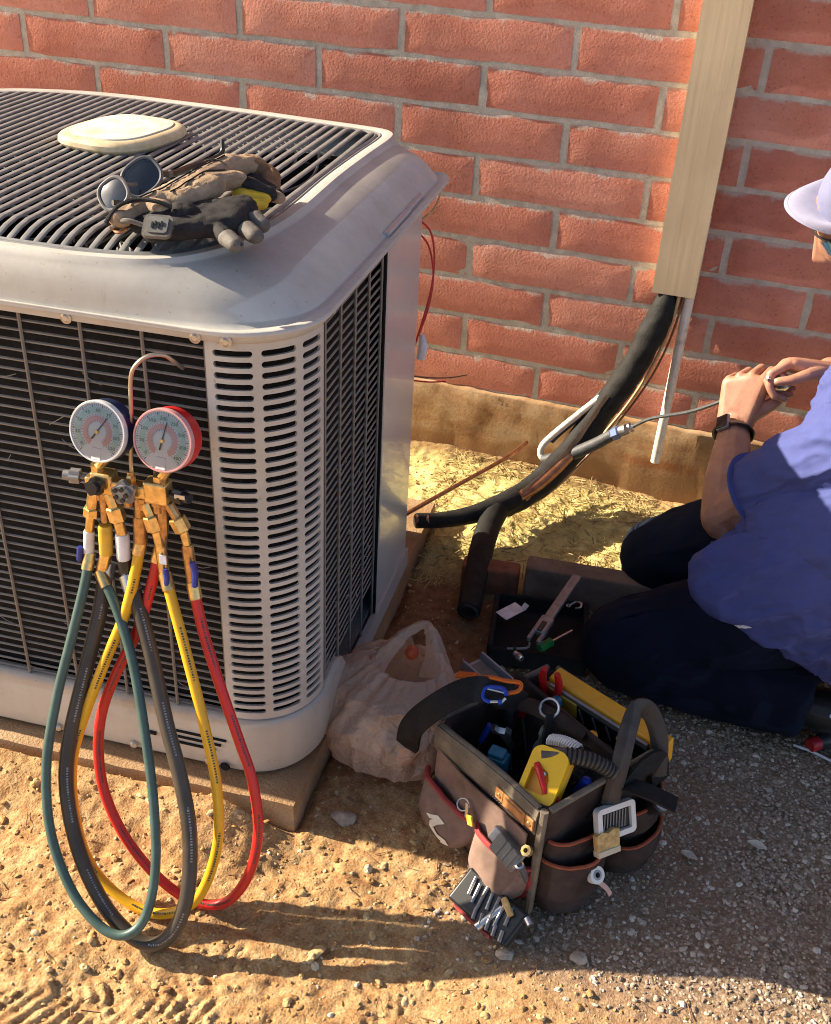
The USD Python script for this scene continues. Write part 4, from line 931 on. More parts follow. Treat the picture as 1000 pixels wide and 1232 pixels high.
def outline_tube(P, r, mt, name='piping'):
    b = np.vstack([P[0], P[1:, -1], P[-1, ::-1][1:], P[::-1, 0][1:-1]])
    return tube(b, r, 7, closed=True)
def fabric(P, f=26, a=.006, s=51):
    n = (meshkit.fbm(P*f, 3, s)-.5)*a; P = P.copy(); P[..., 1] -= n; P[..., 0] += n*.5; return P
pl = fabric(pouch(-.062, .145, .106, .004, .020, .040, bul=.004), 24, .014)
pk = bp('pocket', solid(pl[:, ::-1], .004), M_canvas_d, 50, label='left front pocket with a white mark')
part(pk, 'piping', outline_tube(pl, .0050, None), M_redtrim)
# white mark sewn on the pocket
def on_pouch(P, poly, lift=.0022):
    from scipy.interpolate import RegularGridInterpolator
    xs = np.linspace(0, 1, P.shape[1]); ts = np.linspace(0, 1, P.shape[0])
    tri = trimesh.creation.extrude_polygon(poly, .0001, engine='earcut')
    v2, f2 = trimesh.creation.triangulate_polygon(poly, engine='earcut')
    t2 = trimesh.Trimesh(np.column_stack([v2, np.zeros(len(v2))]), f2).subdivide()
    I = [RegularGridInterpolator((ts, xs), P[..., k], bounds_error=False, fill_value=None) for k in range(3)]
    q = np.column_stack([t2.vertices[:, 1], t2.vertices[:, 0]])
    X = np.stack([i(q) for i in I], 1); X[:, 1] -= lift
    m_ = trimesh.Trimesh(X, t2.faces, process=False); return m_
mark = Polygon([(.36, .40), (.52, .30), (.64, .33), (.55, .42), (.50, .52), (.60, .60), (.74, .58), (.80, .66), (.66, .74), (.70, .66), (.58, .67), (.44, .58), (.44, .46), (.50, .36), (.42, .42)]).buffer(.008)
part(pk, 'mark', on_pouch(pl, mark if mark.geom_type == 'Polygon' else max(mark.geoms, key=lambda g: g.area)), pm('white_print', (.74, .68, .56), .7), False)
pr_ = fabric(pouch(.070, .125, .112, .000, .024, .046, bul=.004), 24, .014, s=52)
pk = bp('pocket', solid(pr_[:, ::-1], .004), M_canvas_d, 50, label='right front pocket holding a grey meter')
part(pk, 'piping', outline_tube(pr_, .0050, None), M_redtrim)
lw = pr_[6:, 2:-2].copy(); lw[..., 1] -= .003
part(pk, 'grey_patch', solid(lw[:, ::-1], .002), pm('grey_patch_cloth', (.12, .10, .085), .9), 50)
# leather patch and rivets on the band
def band_pt(x, z, l=0): return A(x, -.1445-l, z+.012*math.sin(x*11+.6))
lpq = bp('leather_patch', rbox(band_pt(.082, .190), (.050, .004, .026), .0015), M_leather, 30)
part(lpq, 'stitching', [rod(band_pt(.062, .190+s, .0028), band_pt(.102, .190+s, .0028), .0005, 5) for s in (-.009, .009)], M_canvas_d)
tx = meshkit.text_mesh('TOOL', .007, .0006) if False else None
for x in (.048, .117):
    q = bp('leather_tab', rbox(band_pt(x, .193), (.018, .004, .022), .0015), M_leather, 30)
    part(q, 'rivet', lathe([(0, .0025), (.0035, .002), (.0048, 0), (.0048, -.001)], 12, basis(x=(1, 0, 0), z=(0, -1, 0)), band_pt(x, .193, .002)), M_brass)
# slits with toggles on the dusty panel
for x, z in ((-.02, .150), (.040, .142)):
    bp('toggle', rbox(A(x, -.143, z), (.016, .006, .007), .002, np.array([[.9, 0, -.43], [0, 1, 0], [.43, 0, .9]])), M_canvas, 30)
# rows of stitching on the band, panel and pockets
stt = []
for z_, off_ in ((.178, 0), (.214, 0)):
    for x_ in np.arange(-.118, .120, .0052): stt.append(rod(band_pt(x_, z_, .0012), band_pt(x_+.0032, z_, .0012), .0005, 4))
for P_s in (pl, pr_):
    b_ = np.vstack([P_s[0, 1:-1], P_s[1:-1, -2], P_s[-2, ::-1][1:-1], P_s[::-1, 1][1:-1]]); b_ = spline(b_, 3)
    for i in range(0, len(b_)-1, 2): stt.append(rod(b_[i]+A(0, -.0018, 0), b_[i]+(b_[i+1]-b_[i])*.8+A(0, -.0018, 0), .0005, 4))
bp('stitching', stt, M_canvas_d, False, kind='stuff')
# right side pockets: open round pouches with orange lips
def side_pouch(cy, r, zt, zb, depth, seed, tl=0):
    a = np.linspace(-.5*math.pi, .5*math.pi, 15)
    prof_ = [(1.0, zt), (1.03, zt-.02), (1.02, (zt+zb)/2), (.90, zb+.03), (.80, zb+.004)]
    P = np.stack([np.stack([.131+depth*s*np.cos(a), cy+r*s*np.sin(a), np.full(15, z)+tl*np.sin(a)*(i < 2)], 1) for i, (s, z) in enumerate(prof_)])
    n = (meshkit.fbm(P*30, 3, seed)-.5)*.012; P[..., 0] += n; P[..., 1] += n*.5
    q = bp('side_pocket', solid(P, .003), M_canvas, 50)
    part(q, 'piping', tube(P[0]+A(.001, 0, .001), .0032, 7), M_orangetrim)
    in_ = np.stack([P[0]*1, np.column_stack([P[0][:, 0]*.0+.132, cy+(P[0][:, 1]-cy)*.9, P[0][:, 2]])])
    in_[..., 2] -= .035
    part(q, 'lining', grid(in_), M_black_c, False)
side_pouch(-.060, .066, .118, .004, .050, 61, -.01)
side_pouch(-.055, .060, .150, .05, .026, 62, -.01)
side_pouch(.075, .058, .085, .004, .052, 63, .01)
side_pouch(.085, .050, .142, .05, .034, 64, .01)
# handles
hx_ = spline([bagR.T @ (A(*w_)-BO) for w_ in [(1.302, -1.278, .150), (1.312, -1.285, .205), (1.350, -1.280, .258), (1.395, -1.255, .285), (1.440, -1.225, .270), (1.470, -1.200, .235)]], 6)
bp('carry_strap', sweep(hx_, np.array([(-.004, -.021), (.004, -.021), (.006, 0), (.004, .021), (-.004, .021), (-.006, 0)]), hint=bagR.T @ A(-.1, -.75, .65)), M_black_c, 50)
lp2 = spline([(.150, -.005, .19), (.142, .012, .255), (.120, .045, .300), (.104, .078, .314), (.108, .105, .296), (.130, .115, .25), (.150, .105, .19)], 7)
bp('carry_handle', sweep(lp2, circ(.0065, 10, .015), hint=(.8, -.55, .3)), pm('rubber_handle', (.034, .028, .025), .6, var=.3, vs=40, bump=.5), 50)
bp('handle_strap', sweep(spline([(.137, -.02, .15), (.150, .02, .20), (.152, .06, .235), (.148, .10, .22), (.140, .13, .15)], 6), np.array([(-.003, -.02), (.003, -.02), (.003, .02), (-.003, .02)]), hint=(1, 0, .1)), M_black_c, 40)
gp_ = spline([(.060, -.075, .258), (.085, -.050, .266), (.115, -.020, .262), (.140, .005, .245)], 6)
gh = bp('ribbed_grip', tube(gp_, .0125, 12), pm('grip_rubber', (.085, .075, .062), .55, var=.3, vs=60), 50)
part(gh, 'rib', [sweep(np.array([gp_[i], gp_[i]+(gp_[i+1]-gp_[i])*.45]), circ(.0140, 12)) for i in range(6, len(gp_)-1)], M_black_c)
bp('strap_end', sweep(spline([(.140, .02, .215), (.185, .035, .225), (.225, .060, .215)], 5), np.array([(-.002, -.016), (.002, -.016), (.002, .016), (-.002, .016)]), hint=(0, 0, 1)), M_black_c, 40)
# ring clip
def ring3(c, r, t, nrm_, mt, frac=1.0, start=0):
    R = basis(x=np.cross(nrm_, (0.2, .1, 1.)), z=nrm_)
    a = start+np.linspace(0, 2*math.pi*frac, 28)[:(-1 if frac == 1 else None)]
    return tube((R @ np.stack([r*np.cos(a), r*np.sin(a), 0*a])).T+A(*c), t, 7, closed=frac == 1)
bp('metal_ring', ring3((-.012, .005, .262), .0155, .0022, (.3, -.6, .8), M_steel), M_steel)
bp('ring_tab', sweep(spline([(.0, -.005, .262), (.006, -.012, .24), (.012, -.025, .20)], 4), np.array([(-.002, -.008), (.002, -.008), (.002, .008), (-.002, .008)])), M_black_c)
bp('divider', rbox(A(-.01, .035, .16), (.235, .010, .17), .004), M_canvas, 30)
bp('divider_flap', tube([(-.115, -.015, .205), (-.06, .00, .236), (0, .012, .245), (.05, .03, .236)], [.010, .013, .013, .010], 10, smooth_n=5), M_canvas)

# ---- things carried by the bag
def bthing(name, label, catg, c, R=None, group=None):
    """a thing with its own axes R (columns, in bag coordinates) at c (bag coordinates)"""
    o = bw(c); t_ = thing(name, label, catg, o, group=group)
    RR = bagR @ (np.eye(3) if R is None else R)
    def f(nm, mesh, mt, smooth=40, **k):
        if isinstance(mesh, list): mesh = cat(mesh)
        return part(k.pop('under', t_), nm, xf(mesh, RR), mt, smooth, **k)
    return f
nB = bagR.T @ A(0.0, -.62, .78); xB = bagR.T @ A(.97, -.22, .05)
Rm = basis(x=xB, z=nB)
f = bthing('yellow_meter', 'bright yellow test meter with red lever lying in the open bag', 'meter', (.083, -.088, .238), Rm)
out_ = sbox(-.013, -.028, .013, .028).buffer(.017)
win = Polygon([(-.019, -.026), (.010, -.026), (.010, -.005), (.004, .006), (-.010, .010), (-.019, .006)]).buffer(.002)
f('case', extr(out_.difference(win), .020, t=(0, 0, -.006)), M_yelmeter, 30)
f('case_back', rbox(A(0, 0, -.012), (.066, .096, .030), .014), M_yelcase, 40)
f('window', extr(win, .003, t=(0, 0, -.003)), M_blackpl, False)
f('lever', tube([(-.016, .014, .012), (-.006, .004, .016), (.006, -.012, .014), (.014, -.024, .012)], [.0055, .006, .005, .004], 10, smooth_n=4), M_redcase)
f('dial', lathe([(0, .006), (.003, .006), (.0045, .003), (.0045, 0)], 14, t=(.001, .003, .011)), M_steel)
f('strap_loop', tube([(.028, -.02, .0), (.036, -.03, -.004), (.030, -.044, -.008)], .003, 7, smooth_n=4), M_redcase)
f = bthing('teal_box', 'small teal plastic box standing in the open bag', 'box', (-.022, -.088, .176), basis(x=bagR.T @ A(1, -.15, 0), z=A(0, 0, 1)))
f('body', rbox(A(0, 0, 0), (.034, .03, .05), .006), M_teal); f('cap', rbox(A(-.002, 0, .027), (.028, .024, .012), .004), M_teal)
f = bthing('screwdriver', 'thin blue handled screwdriver standing at the left inside the bag', 'screwdriver', (-.085, -.07, .17))
f('handle', tube([(0, 0, 0), (.006, .012, .035)], .0055, 10), M_blue2); f('shank', tube([(0, 0, 0), (-.006, -.012, -.06)], .0022, 8), M_steel)
f = bthing('nut_driver', 'dark shanked driver standing in the middle of the open bag', 'nut driver', (-.008, -.02, .18))
f('shank', tube([(0, 0, -.06), (.004, .006, .045)], .003, 8), M_steel); f('socket', tube([(.004, .006, .04), (.006, .009, .056)], .0052, 8), M_grey_steel)
# yellow case standing behind
f = bthing('yellow_case', 'long yellow and orange plastic case standing at the back of the bag', 'case', (.025, .112, .185), basis(x=A(.985, .17, -.02), z=A(0, -.25, 1)))
f('shell', rbox(A(0, .010, .028), (.235, .032, .060), .005), M_yelcase, 30)
f('silver_strip', rbox(A(-.01, -.010, .046), (.200, .006, .012), .001), M_grey_steel, 30)
f('black_front', rbox(A(.01, -.0085, .018), (.195, .008, .040), .002), M_blackpl, 30)
f('amber_end', rbox(A(-.104, -.010, .024), (.030, .016, .050), .005), pm('amber_plastic', (.36, .10, .02), .3, extra={'transmission_weight': .25}), 40)
f('label', rbox(A(-.067, -.0145, .026), (.034, .003, .036), .001), M_yellowpl, 30)
f('latch', [rod(A(-.045+.028*i, -.0145, .036), A(-.035+.028*i, -.0145, .004), .0016, 6) for i in range(3)], M_grey_steel)
# carabiners
f = bthing('orange_carabiner', 'orange carabiner lying on the black strap, above the blue one', 'carabiner', (-.085, -.045, .292), group='carabiners on the bag strap')
f('body', tube([(-.035, -.03, -.006), (-.012, -.012, .004), (.012, .004, .006), (.028, .022, .004), (.034, .014, -.004), (.026, -.002, -.008)], .0036, 9, smooth_n=6), M_orange)
f('gate', tube([(-.034, -.03, -.006), (-.016, -.036, -.004), (.026, -.002, -.008)], .0024, 8, smooth_n=3), M_steel)
f('strap_tab', sweep(np.array([(-.058, -.04, -.010), (-.028, -.024, .0)]), np.array([(-.0015, -.008), (.0015, -.008), (.0015, .008), (-.0015, .008)])), M_orange)
f = bthing('blue_carabiner', 'blue carabiner hanging on the bag strap under the orange one', 'carabiner', (-.070, -.066, .283), group='carabiners on the bag strap')
a = np.linspace(0, 2*math.pi, 30)[:-1]
P_ = np.stack([.019*np.sign(np.cos(a))*np.abs(np.cos(a))**.7, .0125*np.sign(np.sin(a))*np.abs(np.sin(a))**.7, .0*a], 1)
Rc = basis(x=bagR.T @ A(.95, .1, .1), z=nB)
f('body', tube((Rc @ P_[:22].T).T, .0035, 9), M_blue2); f('gate', tube((Rc @ P_[[21, 25, 28]].T).T, .0028, 8), M_steel)
f('sleeve', tube((Rc @ P_[[23, 25]].T).T, .0045, 9), M_blue2)
f = bthing('red_marker', 'dull red pen lying along the black strap', 'pen', (-.128, -.105, .262))
f('barrel', tube([(-.02, -.03, -.025), (.022, .028, .012)], .0042, 9), pm('dull_red', (.26, .03, .035), .45)); f('cap', tube([(.018, .023, .009), (.030, .039, .019)], .0050, 9), M_redcase)
# braided spring / rope
hp_ = []
for t in np.linspace(0, 1, 90): hp_.append((.030+.045*t, -.030+.022*t+.009*math.cos(t*80), .245+.006*math.sin(t*3)+.009*math.sin(t*80)))
f = bthing('coiled_cord', 'black and white coiled cord beside the yellow meter', 'cord', (0, 0, 0))
f('coil', tube(hp_, .0022, 6), M_white); f('core', tube([(.028, -.031, .245), (.052, -.020, .25), (.080, -.006, .246)], .0065, 8, smooth_n=4), M_blackpl)
# grey clamp meter in the right front pocket
f = bthing('grey_meter', 'dusty grey meter sticking out of the right front pocket', 'meter', (.088, -.163, .130), basis(x=A(1, 0, -.15), z=A(0, -.8, .6)))
f('body', rbox(A(.008, .004, 0), (.050, .034, .024), .004), M_meterg, 30); f('shoulder', rbox(A(-.022, .008, -.002), (.020, .026, .020), .004), M_grey_steel, 30)
f('rib', [rbox(A(.0+.013*i, .004, .0125), (.005, .030, .003), .001) for i in range(3)], M_meterg, 30); f('jaw', tube([(.030, .018, 0), (.034, .002, .006), (.030, -.012, .0)], .005, 8, smooth_n=4), M_grey_steel)
f = bthing('silver_tube', 'bright silver tube end poking out at the bag corner', 'tube', (.128, -.158, .118), basis(x=A(1, 0, 0), z=A(.75, -.25, .6)))
f('tube', lathe([(.0, -.04), (.006, -.04), (.0075, .018), (.0045, .019), (.0040, .0), (0, 0)], 12), M_steel)
f = bthing('brass_nut', 'small round brass fitting above the silver tube', 'fitting', (.128, -.150, .155), basis(x=A(1, 0, 0), z=A(.3, -.7, .7)))
f('ring', lathe([(.004, 0), (.009, 0), (.009, .008), (.004, .009), (.004, 0)], 8), M_brass, 30)
f = bthing('key_bunch', 'small keys with a yellow tag hooked between the two front pockets', 'keys', (.000, -.160, .128))
f('ring', ring3((-.016, 0, .006), .010, .0015, (.3, -.7, .6), M_steel), M_steel); f('tag', rbox(A(.010, -.006, -.004), (.014, .004, .018), .0015, basis(x=(1, 0, .5), z=(-.4, .1, 1))), M_yellowpl, 30)
f('key', [rbox(A(-.004, -.002, .004), (.007, .003, .026), .001, basis(x=(1, 0, .3), z=(-.3, .2, 1))), rbox(A(.004, .002, -.016), (.008, .004, .020), .001)], M_steel, 30)
# white framed mirror, brush and roll in the side pockets
Rs = basis(x=A(.12, .99, -.10), z=A(.9, -.10, .42))
f = bthing('wire_brush', 'white rounded rectangular frame with dark ribbed inside in the side pocket', 'wire brush', (.166, -.004, .168), Rs)
fr_ = sbox(-.030, -.019, .030, .019).buffer(.008)
f('brush_frame', extr(fr_.difference(fr_.buffer(-.009)), .012, t=(0, 0, -.006)), M_white, 30); f('insert', extr(fr_.buffer(-.0095), .004, t=(0, 0, -.004)), M_blackpl, False)
f('rib', [rod(A(-.024+.006*i, -.014, .001), A(-.020+.006*i, .014, .001), .0011, 5) for i in range(8)], M_grey_steel)
f = bthing('paint_brush', 'flat brush with tan bristles leaning on the white frame', 'brush', (.178, -.030, .145), Rs)
f('bristles', extr(Polygon([(-.021, -.010), (.021, -.010), (.023, .018), (.012, .021), (.0, .017), (-.012, .021), (-.022, .017)]), .011, t=(0, 0, -.005)), M_tanwood, 30)
f('ferrule', rbox(A(0, -.014, .0005), (.044, .010, .014), .001), pm('cream_ferrule', (.55, .47, .33), .5), 30)
f = bthing('tape_roll', 'white roll of tape with a loose pink end in the lower side pocket', 'tape', (.186, -.052, .092), basis(x=A(0, 1, 0), z=A(.75, -.3, .6)))
f('roll', lathe([(.008, -.006), (.014, -.006), (.014, .006), (.008, .006), (.008, -.006)], 20), M_white, 30); f('core', lathe([(.0045, -.0065), (.008, -.0065), (.008, .0065), (.0045, .0065), (.0045, -.0065)], 18), M_grey_steel, 30)
f('loose_end', sweep(np.array([(.0, -.012, .004), (.008, -.026, .006), (.014, -.040, .002)]), np.array([(-.0005, -.004), (.0005, -.004), (.0005, .004), (-.0005, .004)])), pm('pink_tape', (.55, .34, .28), .6))
f = bthing('flashlight', 'black torch standing in the far side pocket', 'torch', (.168, .088, .148), basis(x=A(0, 1, 0), z=A(.55, .1, .8)))
f('barrel', lathe([(0, -.06), (.014, -.06), (.014, .0), (.018, .006), (.018, .022), (.015, .024)], 20), M_blackpl); f('lens_ring', lathe([(.015, .024), (.015, .026), (.011, .026), (.010, .020), (0, .020)], 20), M_grey_steel)
f('clip', tube([(.016, 0, -.02), (.021, .0, .0), (.019, 0, .018)], .002, 6, smooth_n=3), M_steel)
# more tools packed in the bag
f = bthing('pliers', 'red handled pliers standing among the tools at the back left of the bag', 'pliers', (-.072, .070, .215), basis(x=A(.9, .3, 0), z=A(.1, -.2, 1)))
for s_ in (-1, 1): f('handle', tube([(s_*.004, 0, -.03), (s_*.012, 0, .0), (s_*.016, 0, .035), (s_*.012, .0, .062)], [.0055, .0068, .0068, .0055], 9, smooth_n=4), M_redcase)
f('joint', rbox(A(0, 0, -.036), (.020, .010, .022), .004), M_grey_steel)
f = bthing('black_roll', 'roll of black tape lying on the tools between meter and divider', 'tape', (.018, -.012, .196), basis(x=A(1, .2, 0), z=A(.2, -.3, .9)))
f('roll', lathe([(.013, -.009), (.027, -.009), (.027, .009), (.013, .009), (.013, -.009)], 24), M_blackpl, 30); f('core', lathe([(.0115, -.009), (.013, -.0095), (.013, .0095), (.0115, .009), (.0115, -.009)], 20), M_leather, 30)
f = bthing('adjustable_wrench', 'grey adjustable wrench standing upright beside the teal box', 'wrench', (-.060, -.045, .195), basis(x=A(.8, .5, .1), z=A(.2, -.5, .8)))
f('handle', rbox(A(0, 0, -.04), (.014, .008, .09), .003), M_grey_steel, 30); f('head', extr(Polygon([(-.016, 0), (-.018, .018), (-.008, .030), (-.005, .014), (.006, .014), (.010, .030), (.017, .016), (.014, .0)]), .010, basis(x=(1, 0, 0), z=(0, -1, 0)), (0, .005, .0)), M_steel, 30)
f = bthing('dark_cloth', 'crumpled dark rag stuffed into the right side of the bag', 'rag', (.085, .035, .185))
q_ = trimesh.creation.icosphere(4, 1.0); V_ = q_.vertices*A(.046, .040, .030); V_ = V_*(1+.5*(fold(V_, 40, 57)-.4))[:, None]
f('rag', trimesh.Trimesh(V_, q_.faces), M_black_c, True); f('hem', tube(V_[np.argsort(np.arctan2(q_.vertices[:, 1], q_.vertices[:, 0])*100+0*V_[:, 0])][::64][:20], .002, 5), M_canvas)
f = bthing('utility_knife', 'dark grey knife with a yellow slider in the far corner of the bag', 'knife', (.105, .080, .205), basis(x=A(.9, -.3, .2), z=A(.1, -.4, .9)))
f('body', rbox(A(0, 0, 0), (.018, .012, .09), .004), M_meterg, 40); f('slider', rbox(A(0, -.007, .02), (.007, .004, .014), .001), M_yellowpl)
for (nm_c, mt_, x_, y_, dx_, dy_) in (('black and red', M_redcase, -.100, .030, -.010, .004), ('plain black', M_blackpl, -.085, -.010, -.006, .010), ('dark teal', M_teal, -.050, .058, .004, .012), ('amber', M_yelcase, .040, .050, .010, .008), ('dark blue', M_blue2, .108, -.030, .010, -.004)):
    f = bthing('screwdriver', f'screwdriver with {nm_c} handle standing upright inside the tool bag', 'screwdriver', (x_, y_, .195), group='screwdrivers in the tool bag')
    Rq = basis(x=A(0, 1, 0), z=A(dx_*3, dy_*3, .1))
    f('handle', xf(lathe([(0, .038), (.008, .036), (.011, .026), (.0095, .010), (.011, -.004), (.0075, -.026), (0, -.028)], 8), Rq), mt_, 30); f('shank', xf(rod((0, 0, -.026), (0, 0, -.11), .003, 7), Rq), M_steel)
# bit roll that hangs open in front of the bag
f = bthing('bit_roll', 'black fold-out holder of silver bits lying at the foot of the bag', 'bit holder', (.106, -.196, .034), basis(x=A(.98, .12, 0), z=A(-.02, -.52, .85)))
f('holder', rbox(A(0, 0, 0), (.125, .062, .022), .006), M_blackpl); f('edge', tube([(-.052, .028, -.006), (-.054, -.026, -.006), (-.03, -.033, -.006), (.03, -.033, -.006)], .004, 7, smooth_n=3), M_redtrim)
for i in range(7): f('bit', rod(A(-.042+.013*i, .022-.004*(i % 2), .013), A(-.034+.013*i, -.006-.006*(i % 3), .014), .0030, 8), M_steel if i % 2 else M_grey_steel)
for i in range(5): f('bit', rod(A(-.010+.014*i, -.014, .013), A(-.004+.014*i, -.030, .013), .0032, 8), M_grey_steel)
f('tan_bit', rbox(A(.030, .018, .016), (.030, .010, .010), .002, basis(x=(1, -.5, 0), z=(0, 0, 1))), M_tanwood, 30)
f('long_socket', lathe([(.0, -.05), (.007, -.05), (.0078, 0), (.0045, .0005), (.0045, -.012), (0, -.012)], 12, basis(x=(0, 0, 1), z=(-.25, -.95, .05)), (.008, -.036, .008)), M_steel)
f('small_socket', lathe([(.0, -.012), (.006, -.012), (.006, 0), (.003, .0005), (.003, -.006), (0, -.006)], 10, basis(x=(0, 0, 1), z=(.9, -.3, .1)), (.075, .020, .012)), M_steel)

# ================================================================== plastic carrier bag
M_plastic = usdkit.material(stage, '/World/Looks/thin_plastic', {
    'tc': ('texture_coordinate', {}), 'n': ('noise_texture', {'scale': 34., 'detail': 3., 'roughness': .5, 'distortion': .8}), 's': ('math', {'math_type': 'subtract', 'value2': .5}), 'a': ('math', {'math_type': 'absolute'}), 'bp': ('bump', {'strength': 1.0, 'distance': .012, 'invert': True}),
    'd': ('principled_bsdf', {'base_color': (.90, .70, .54), 'roughness': .14, 'specular_ior_level': 1.0}), 't': ('translucent_bsdf', {'color': (.92, .68, .50)}), 'c': ('transparent_bsdf', {'color': (.95, .92, .88)}),
    'm1': ('mix_closure', {'fac': .35}), 'm2': ('mix_closure', {'fac': .38})},
    [('tc.object', 'n.vector'), ('n.fac', 's.value1'), ('s.value', 'a.value1'), ('a.value', 'bp.height'), ('bp.normal', 'd.normal'), ('bp.normal', 't.normal'), ('d.BSDF', 'm1.closure1'), ('t.BSDF', 'm1.closure2'), ('m1.closure', 'm2.closure1'), ('c.BSDF', 'm2.closure2')], surface='m2.closure')
po = A(1.218, -1.150, 0)
pb = thing('plastic_bag', 'thin whitish plastic carrier bag with tied handles between condenser and tool bag', 'carrier bag', po)
nt, npH = 84, 150
T, Ph = np.meshgrid(np.linspace(0, 1, nt), np.linspace(0, 2*math.pi, npH), indexing='ij')
rad_ = np.interp(T, [0, .06, .2, .45, .7, .86, 1.0], [.0, .070, .108, .114, .096, .066, .052])
hz = np.interp(T, [0, .06, .2, .45, .7, .86, 1.0], [.004, .004, .020, .088, .146, .166, .174])
cxs = np.interp(T, [0, .5, 1], [0, .0, .020]); cys = np.interp(T, [0, .5, 1], [0, .01, .055])
rx = rad_*(1+.10*np.cos(Ph*2+.6)); 
P_ = np.stack([cxs+rx*np.cos(Ph)*1.0, cys+rx*np.sin(Ph)*.95, hz], -1)
nrm_ = np.stack([np.cos(Ph), np.sin(Ph), 0.3+0*Ph], -1)
Q = np.stack([np.cos(Ph)*rad_, np.sin(Ph)*rad_, hz*.6], -1)
wr = (1-np.abs(2*meshkit.fbm(Q*26, 3, 71)-1)*2)*.008+(1-np.abs(2*meshkit.fbm(np.stack([np.cos(Ph)*3, np.sin(Ph)*3, hz*6], -1), 2, 72)-1)*2)*.011
wr = wr+(.5-np.abs(meshkit.fbm(Q*60, 2, 74)-.5)*2.2)*.003
P_ = P_+nrm_*(wr*np.minimum(T*6, 1))[..., None]
P_[..., 2] = np.maximum(P_[..., 2], .003)
P_[:, -1] = P_[:, 0]
part(pb, 'bag_skin', grid(P_, True), M_plastic, 30)
def ribbon(pts, w, seed):
    p = spline(pts, 6); a = np.linspace(-1, 1, 9)
    T_, N_, B_ = frames(p)
    Wd = np.interp(np.linspace(0, 1, len(p)), np.linspace(0, 1, len(w)), w)
    G = p[:, None, :]+B_[:, None, :]*(a[None, :, None]*Wd[:, None, None])+N_[:, None, :]*(.5*Wd[:, None, None]*np.cos(a*2.6)[None, :, None])
    n = (meshkit.fbm(G*60, 2, seed)-.5)*.010; G = G+N_[:, None, :]*n[..., None]
    return grid(G)
part(pb, 'handle', ribbon([(-.055, .02, .125), (-.035, .06, .165), (.0, .105, .200), (.030, .125, .212), (.045, .115, .205)], [.030, .020, .012, .009, .010], 3), M_plastic, 40)
part(pb, 'handle', ribbon([(.075, .075, .135), (.065, .095, .170), (.050, .112, .200), (.038, .118, .208)], [.034, .020, .013, .010], 4), M_plastic, 40)
part(pb, 'flap', ribbon([(.09, .06, .115), (.115, .085, .125), (.14, .11, .10), (.155, .12, .06)], [.04, .045, .04, .03], 5), M_plastic, 40)
cb = thing('orange_packet', 'orange and white packet showing through the plastic bag near the tool bag', 'packet', po)
part(cb, 'packet', rbox(A(.062, -.050, .045), (.034, .020, .050), .006, basis(x=(.8, .6, 0), z=(.2, -.3, 1))), pm('orange_print', (.75, .17, .015), .5), 40)
part(cb, 'dark_box', rbox(A(.03, .02, .05), (.07, .05, .07), .006, basis(x=(.9, .4, .1), z=(.1, -.2, 1))), pm('dark_card', (.10, .06, .045), .5), 40)
part(cb, 'white_card', rbox(A(-.012, -.045, .062), (.062, .010, .062), .003, basis(x=(1, -.25, 0), z=(-.1, .5, 1))), pm('card_white', (.72, .68, .64), .5), 40)
single('red_ball', xf(lathe([(0, -.013), (.008, -.011), (.0125, -.004), (.013, .002), (.009, .010), (.0, .013)], 18), None, po+A(.020, .085, .170)), pm('red_cap', (.55, .09, .03), .35), 'small orange red round cap in the opening of the plastic bag', 'cap')
db = thing('dark_spray_cap', 'dark round can lying behind the plastic bag', 'can', (1.268, -.965, .03))
part(db, 'can', xf(lathe([(0, -.05), (.022, -.05), (.024, -.046), (.024, .036), (.018, .046), (.0, .048)], 20), basis(x=(0, 0, 1), z=(.8, -.5, .15))), M_blackpl); part(db, 'nozzle', xf(lathe([(0, .046), (.008, .046), (.008, .06), (0, .061)], 12), basis(x=(0, 0, 1), z=(.8, -.5, .15))), M_grey_steel)
tb = thing('grey_tray', 'pale grey plastic edge of a tray lying behind the plastic bag', 'tray', (1.375, -.955, .05))
part(tb, 'tray', xf(cat([rbox(A(0, 0, 0), (.13, .055, .008), .003), rbox(A(0, .026, .010), (.13, .006, .022), .002), rbox(A(0, -.026, .010), (.13, .006, .022), .002)]), basis(x=(.84, -.50, -.10), z=(0, .1, 1))), pm('grey_plastic', (.34, .34, .37), .4), 30)
part(tb, 'insert', xf(rbox(A(0, 0, .006), (.11, .042, .006), .002), basis(x=(.84, -.50, -.10), z=(0, .1, 1))), M_meterg, 30)
# ================================================================== gloves and glasses on the condenser
M_tan = pm('tan_glove_leather', (.34, .235, .15), .8, var=.3, vs=28, bump=.6, bs=240, bdist=.0015, spec=.25)
M_blk = pm('black_glove_knit', (.022, .020, .020), .8, var=.4, vs=40, bump=.9, bs=500, bdist=.001, spec=.3)
M_gtip = pm('grey_glove_tip', (.12, .105, .092), .75, var=.25, vs=60, bump=.4)
M_ytip = pm('yellow_glove_tip', (.62, .40, .02), .6, var=.15, vs=60)
M_frame = pm('grey_frame', (.10, .10, .10), .3, spec=.6)
gwr = lambda s, a=.006, f=45: (lambda V: (fold(V, f, s)-.4)*a*.5+(meshkit.fbm(V*f*2, 3, s+1)-.5)*a*.5)
def trim(mf, nrm_, p): nrm_ = np.array(nrm_, float); nrm_ /= np.linalg.norm(nrm_); return mf.trim_by_plane(tuple(nrm_), float(nrm_ @ np.array(p)))
gl = thing('work_glove', 'black glove with grey fingertips and a badge lying flat on the top grille', 'glove', (.95, -1.25, .965), group='gloves on the condenser')
g0 = A(.95, -1.25, .965)
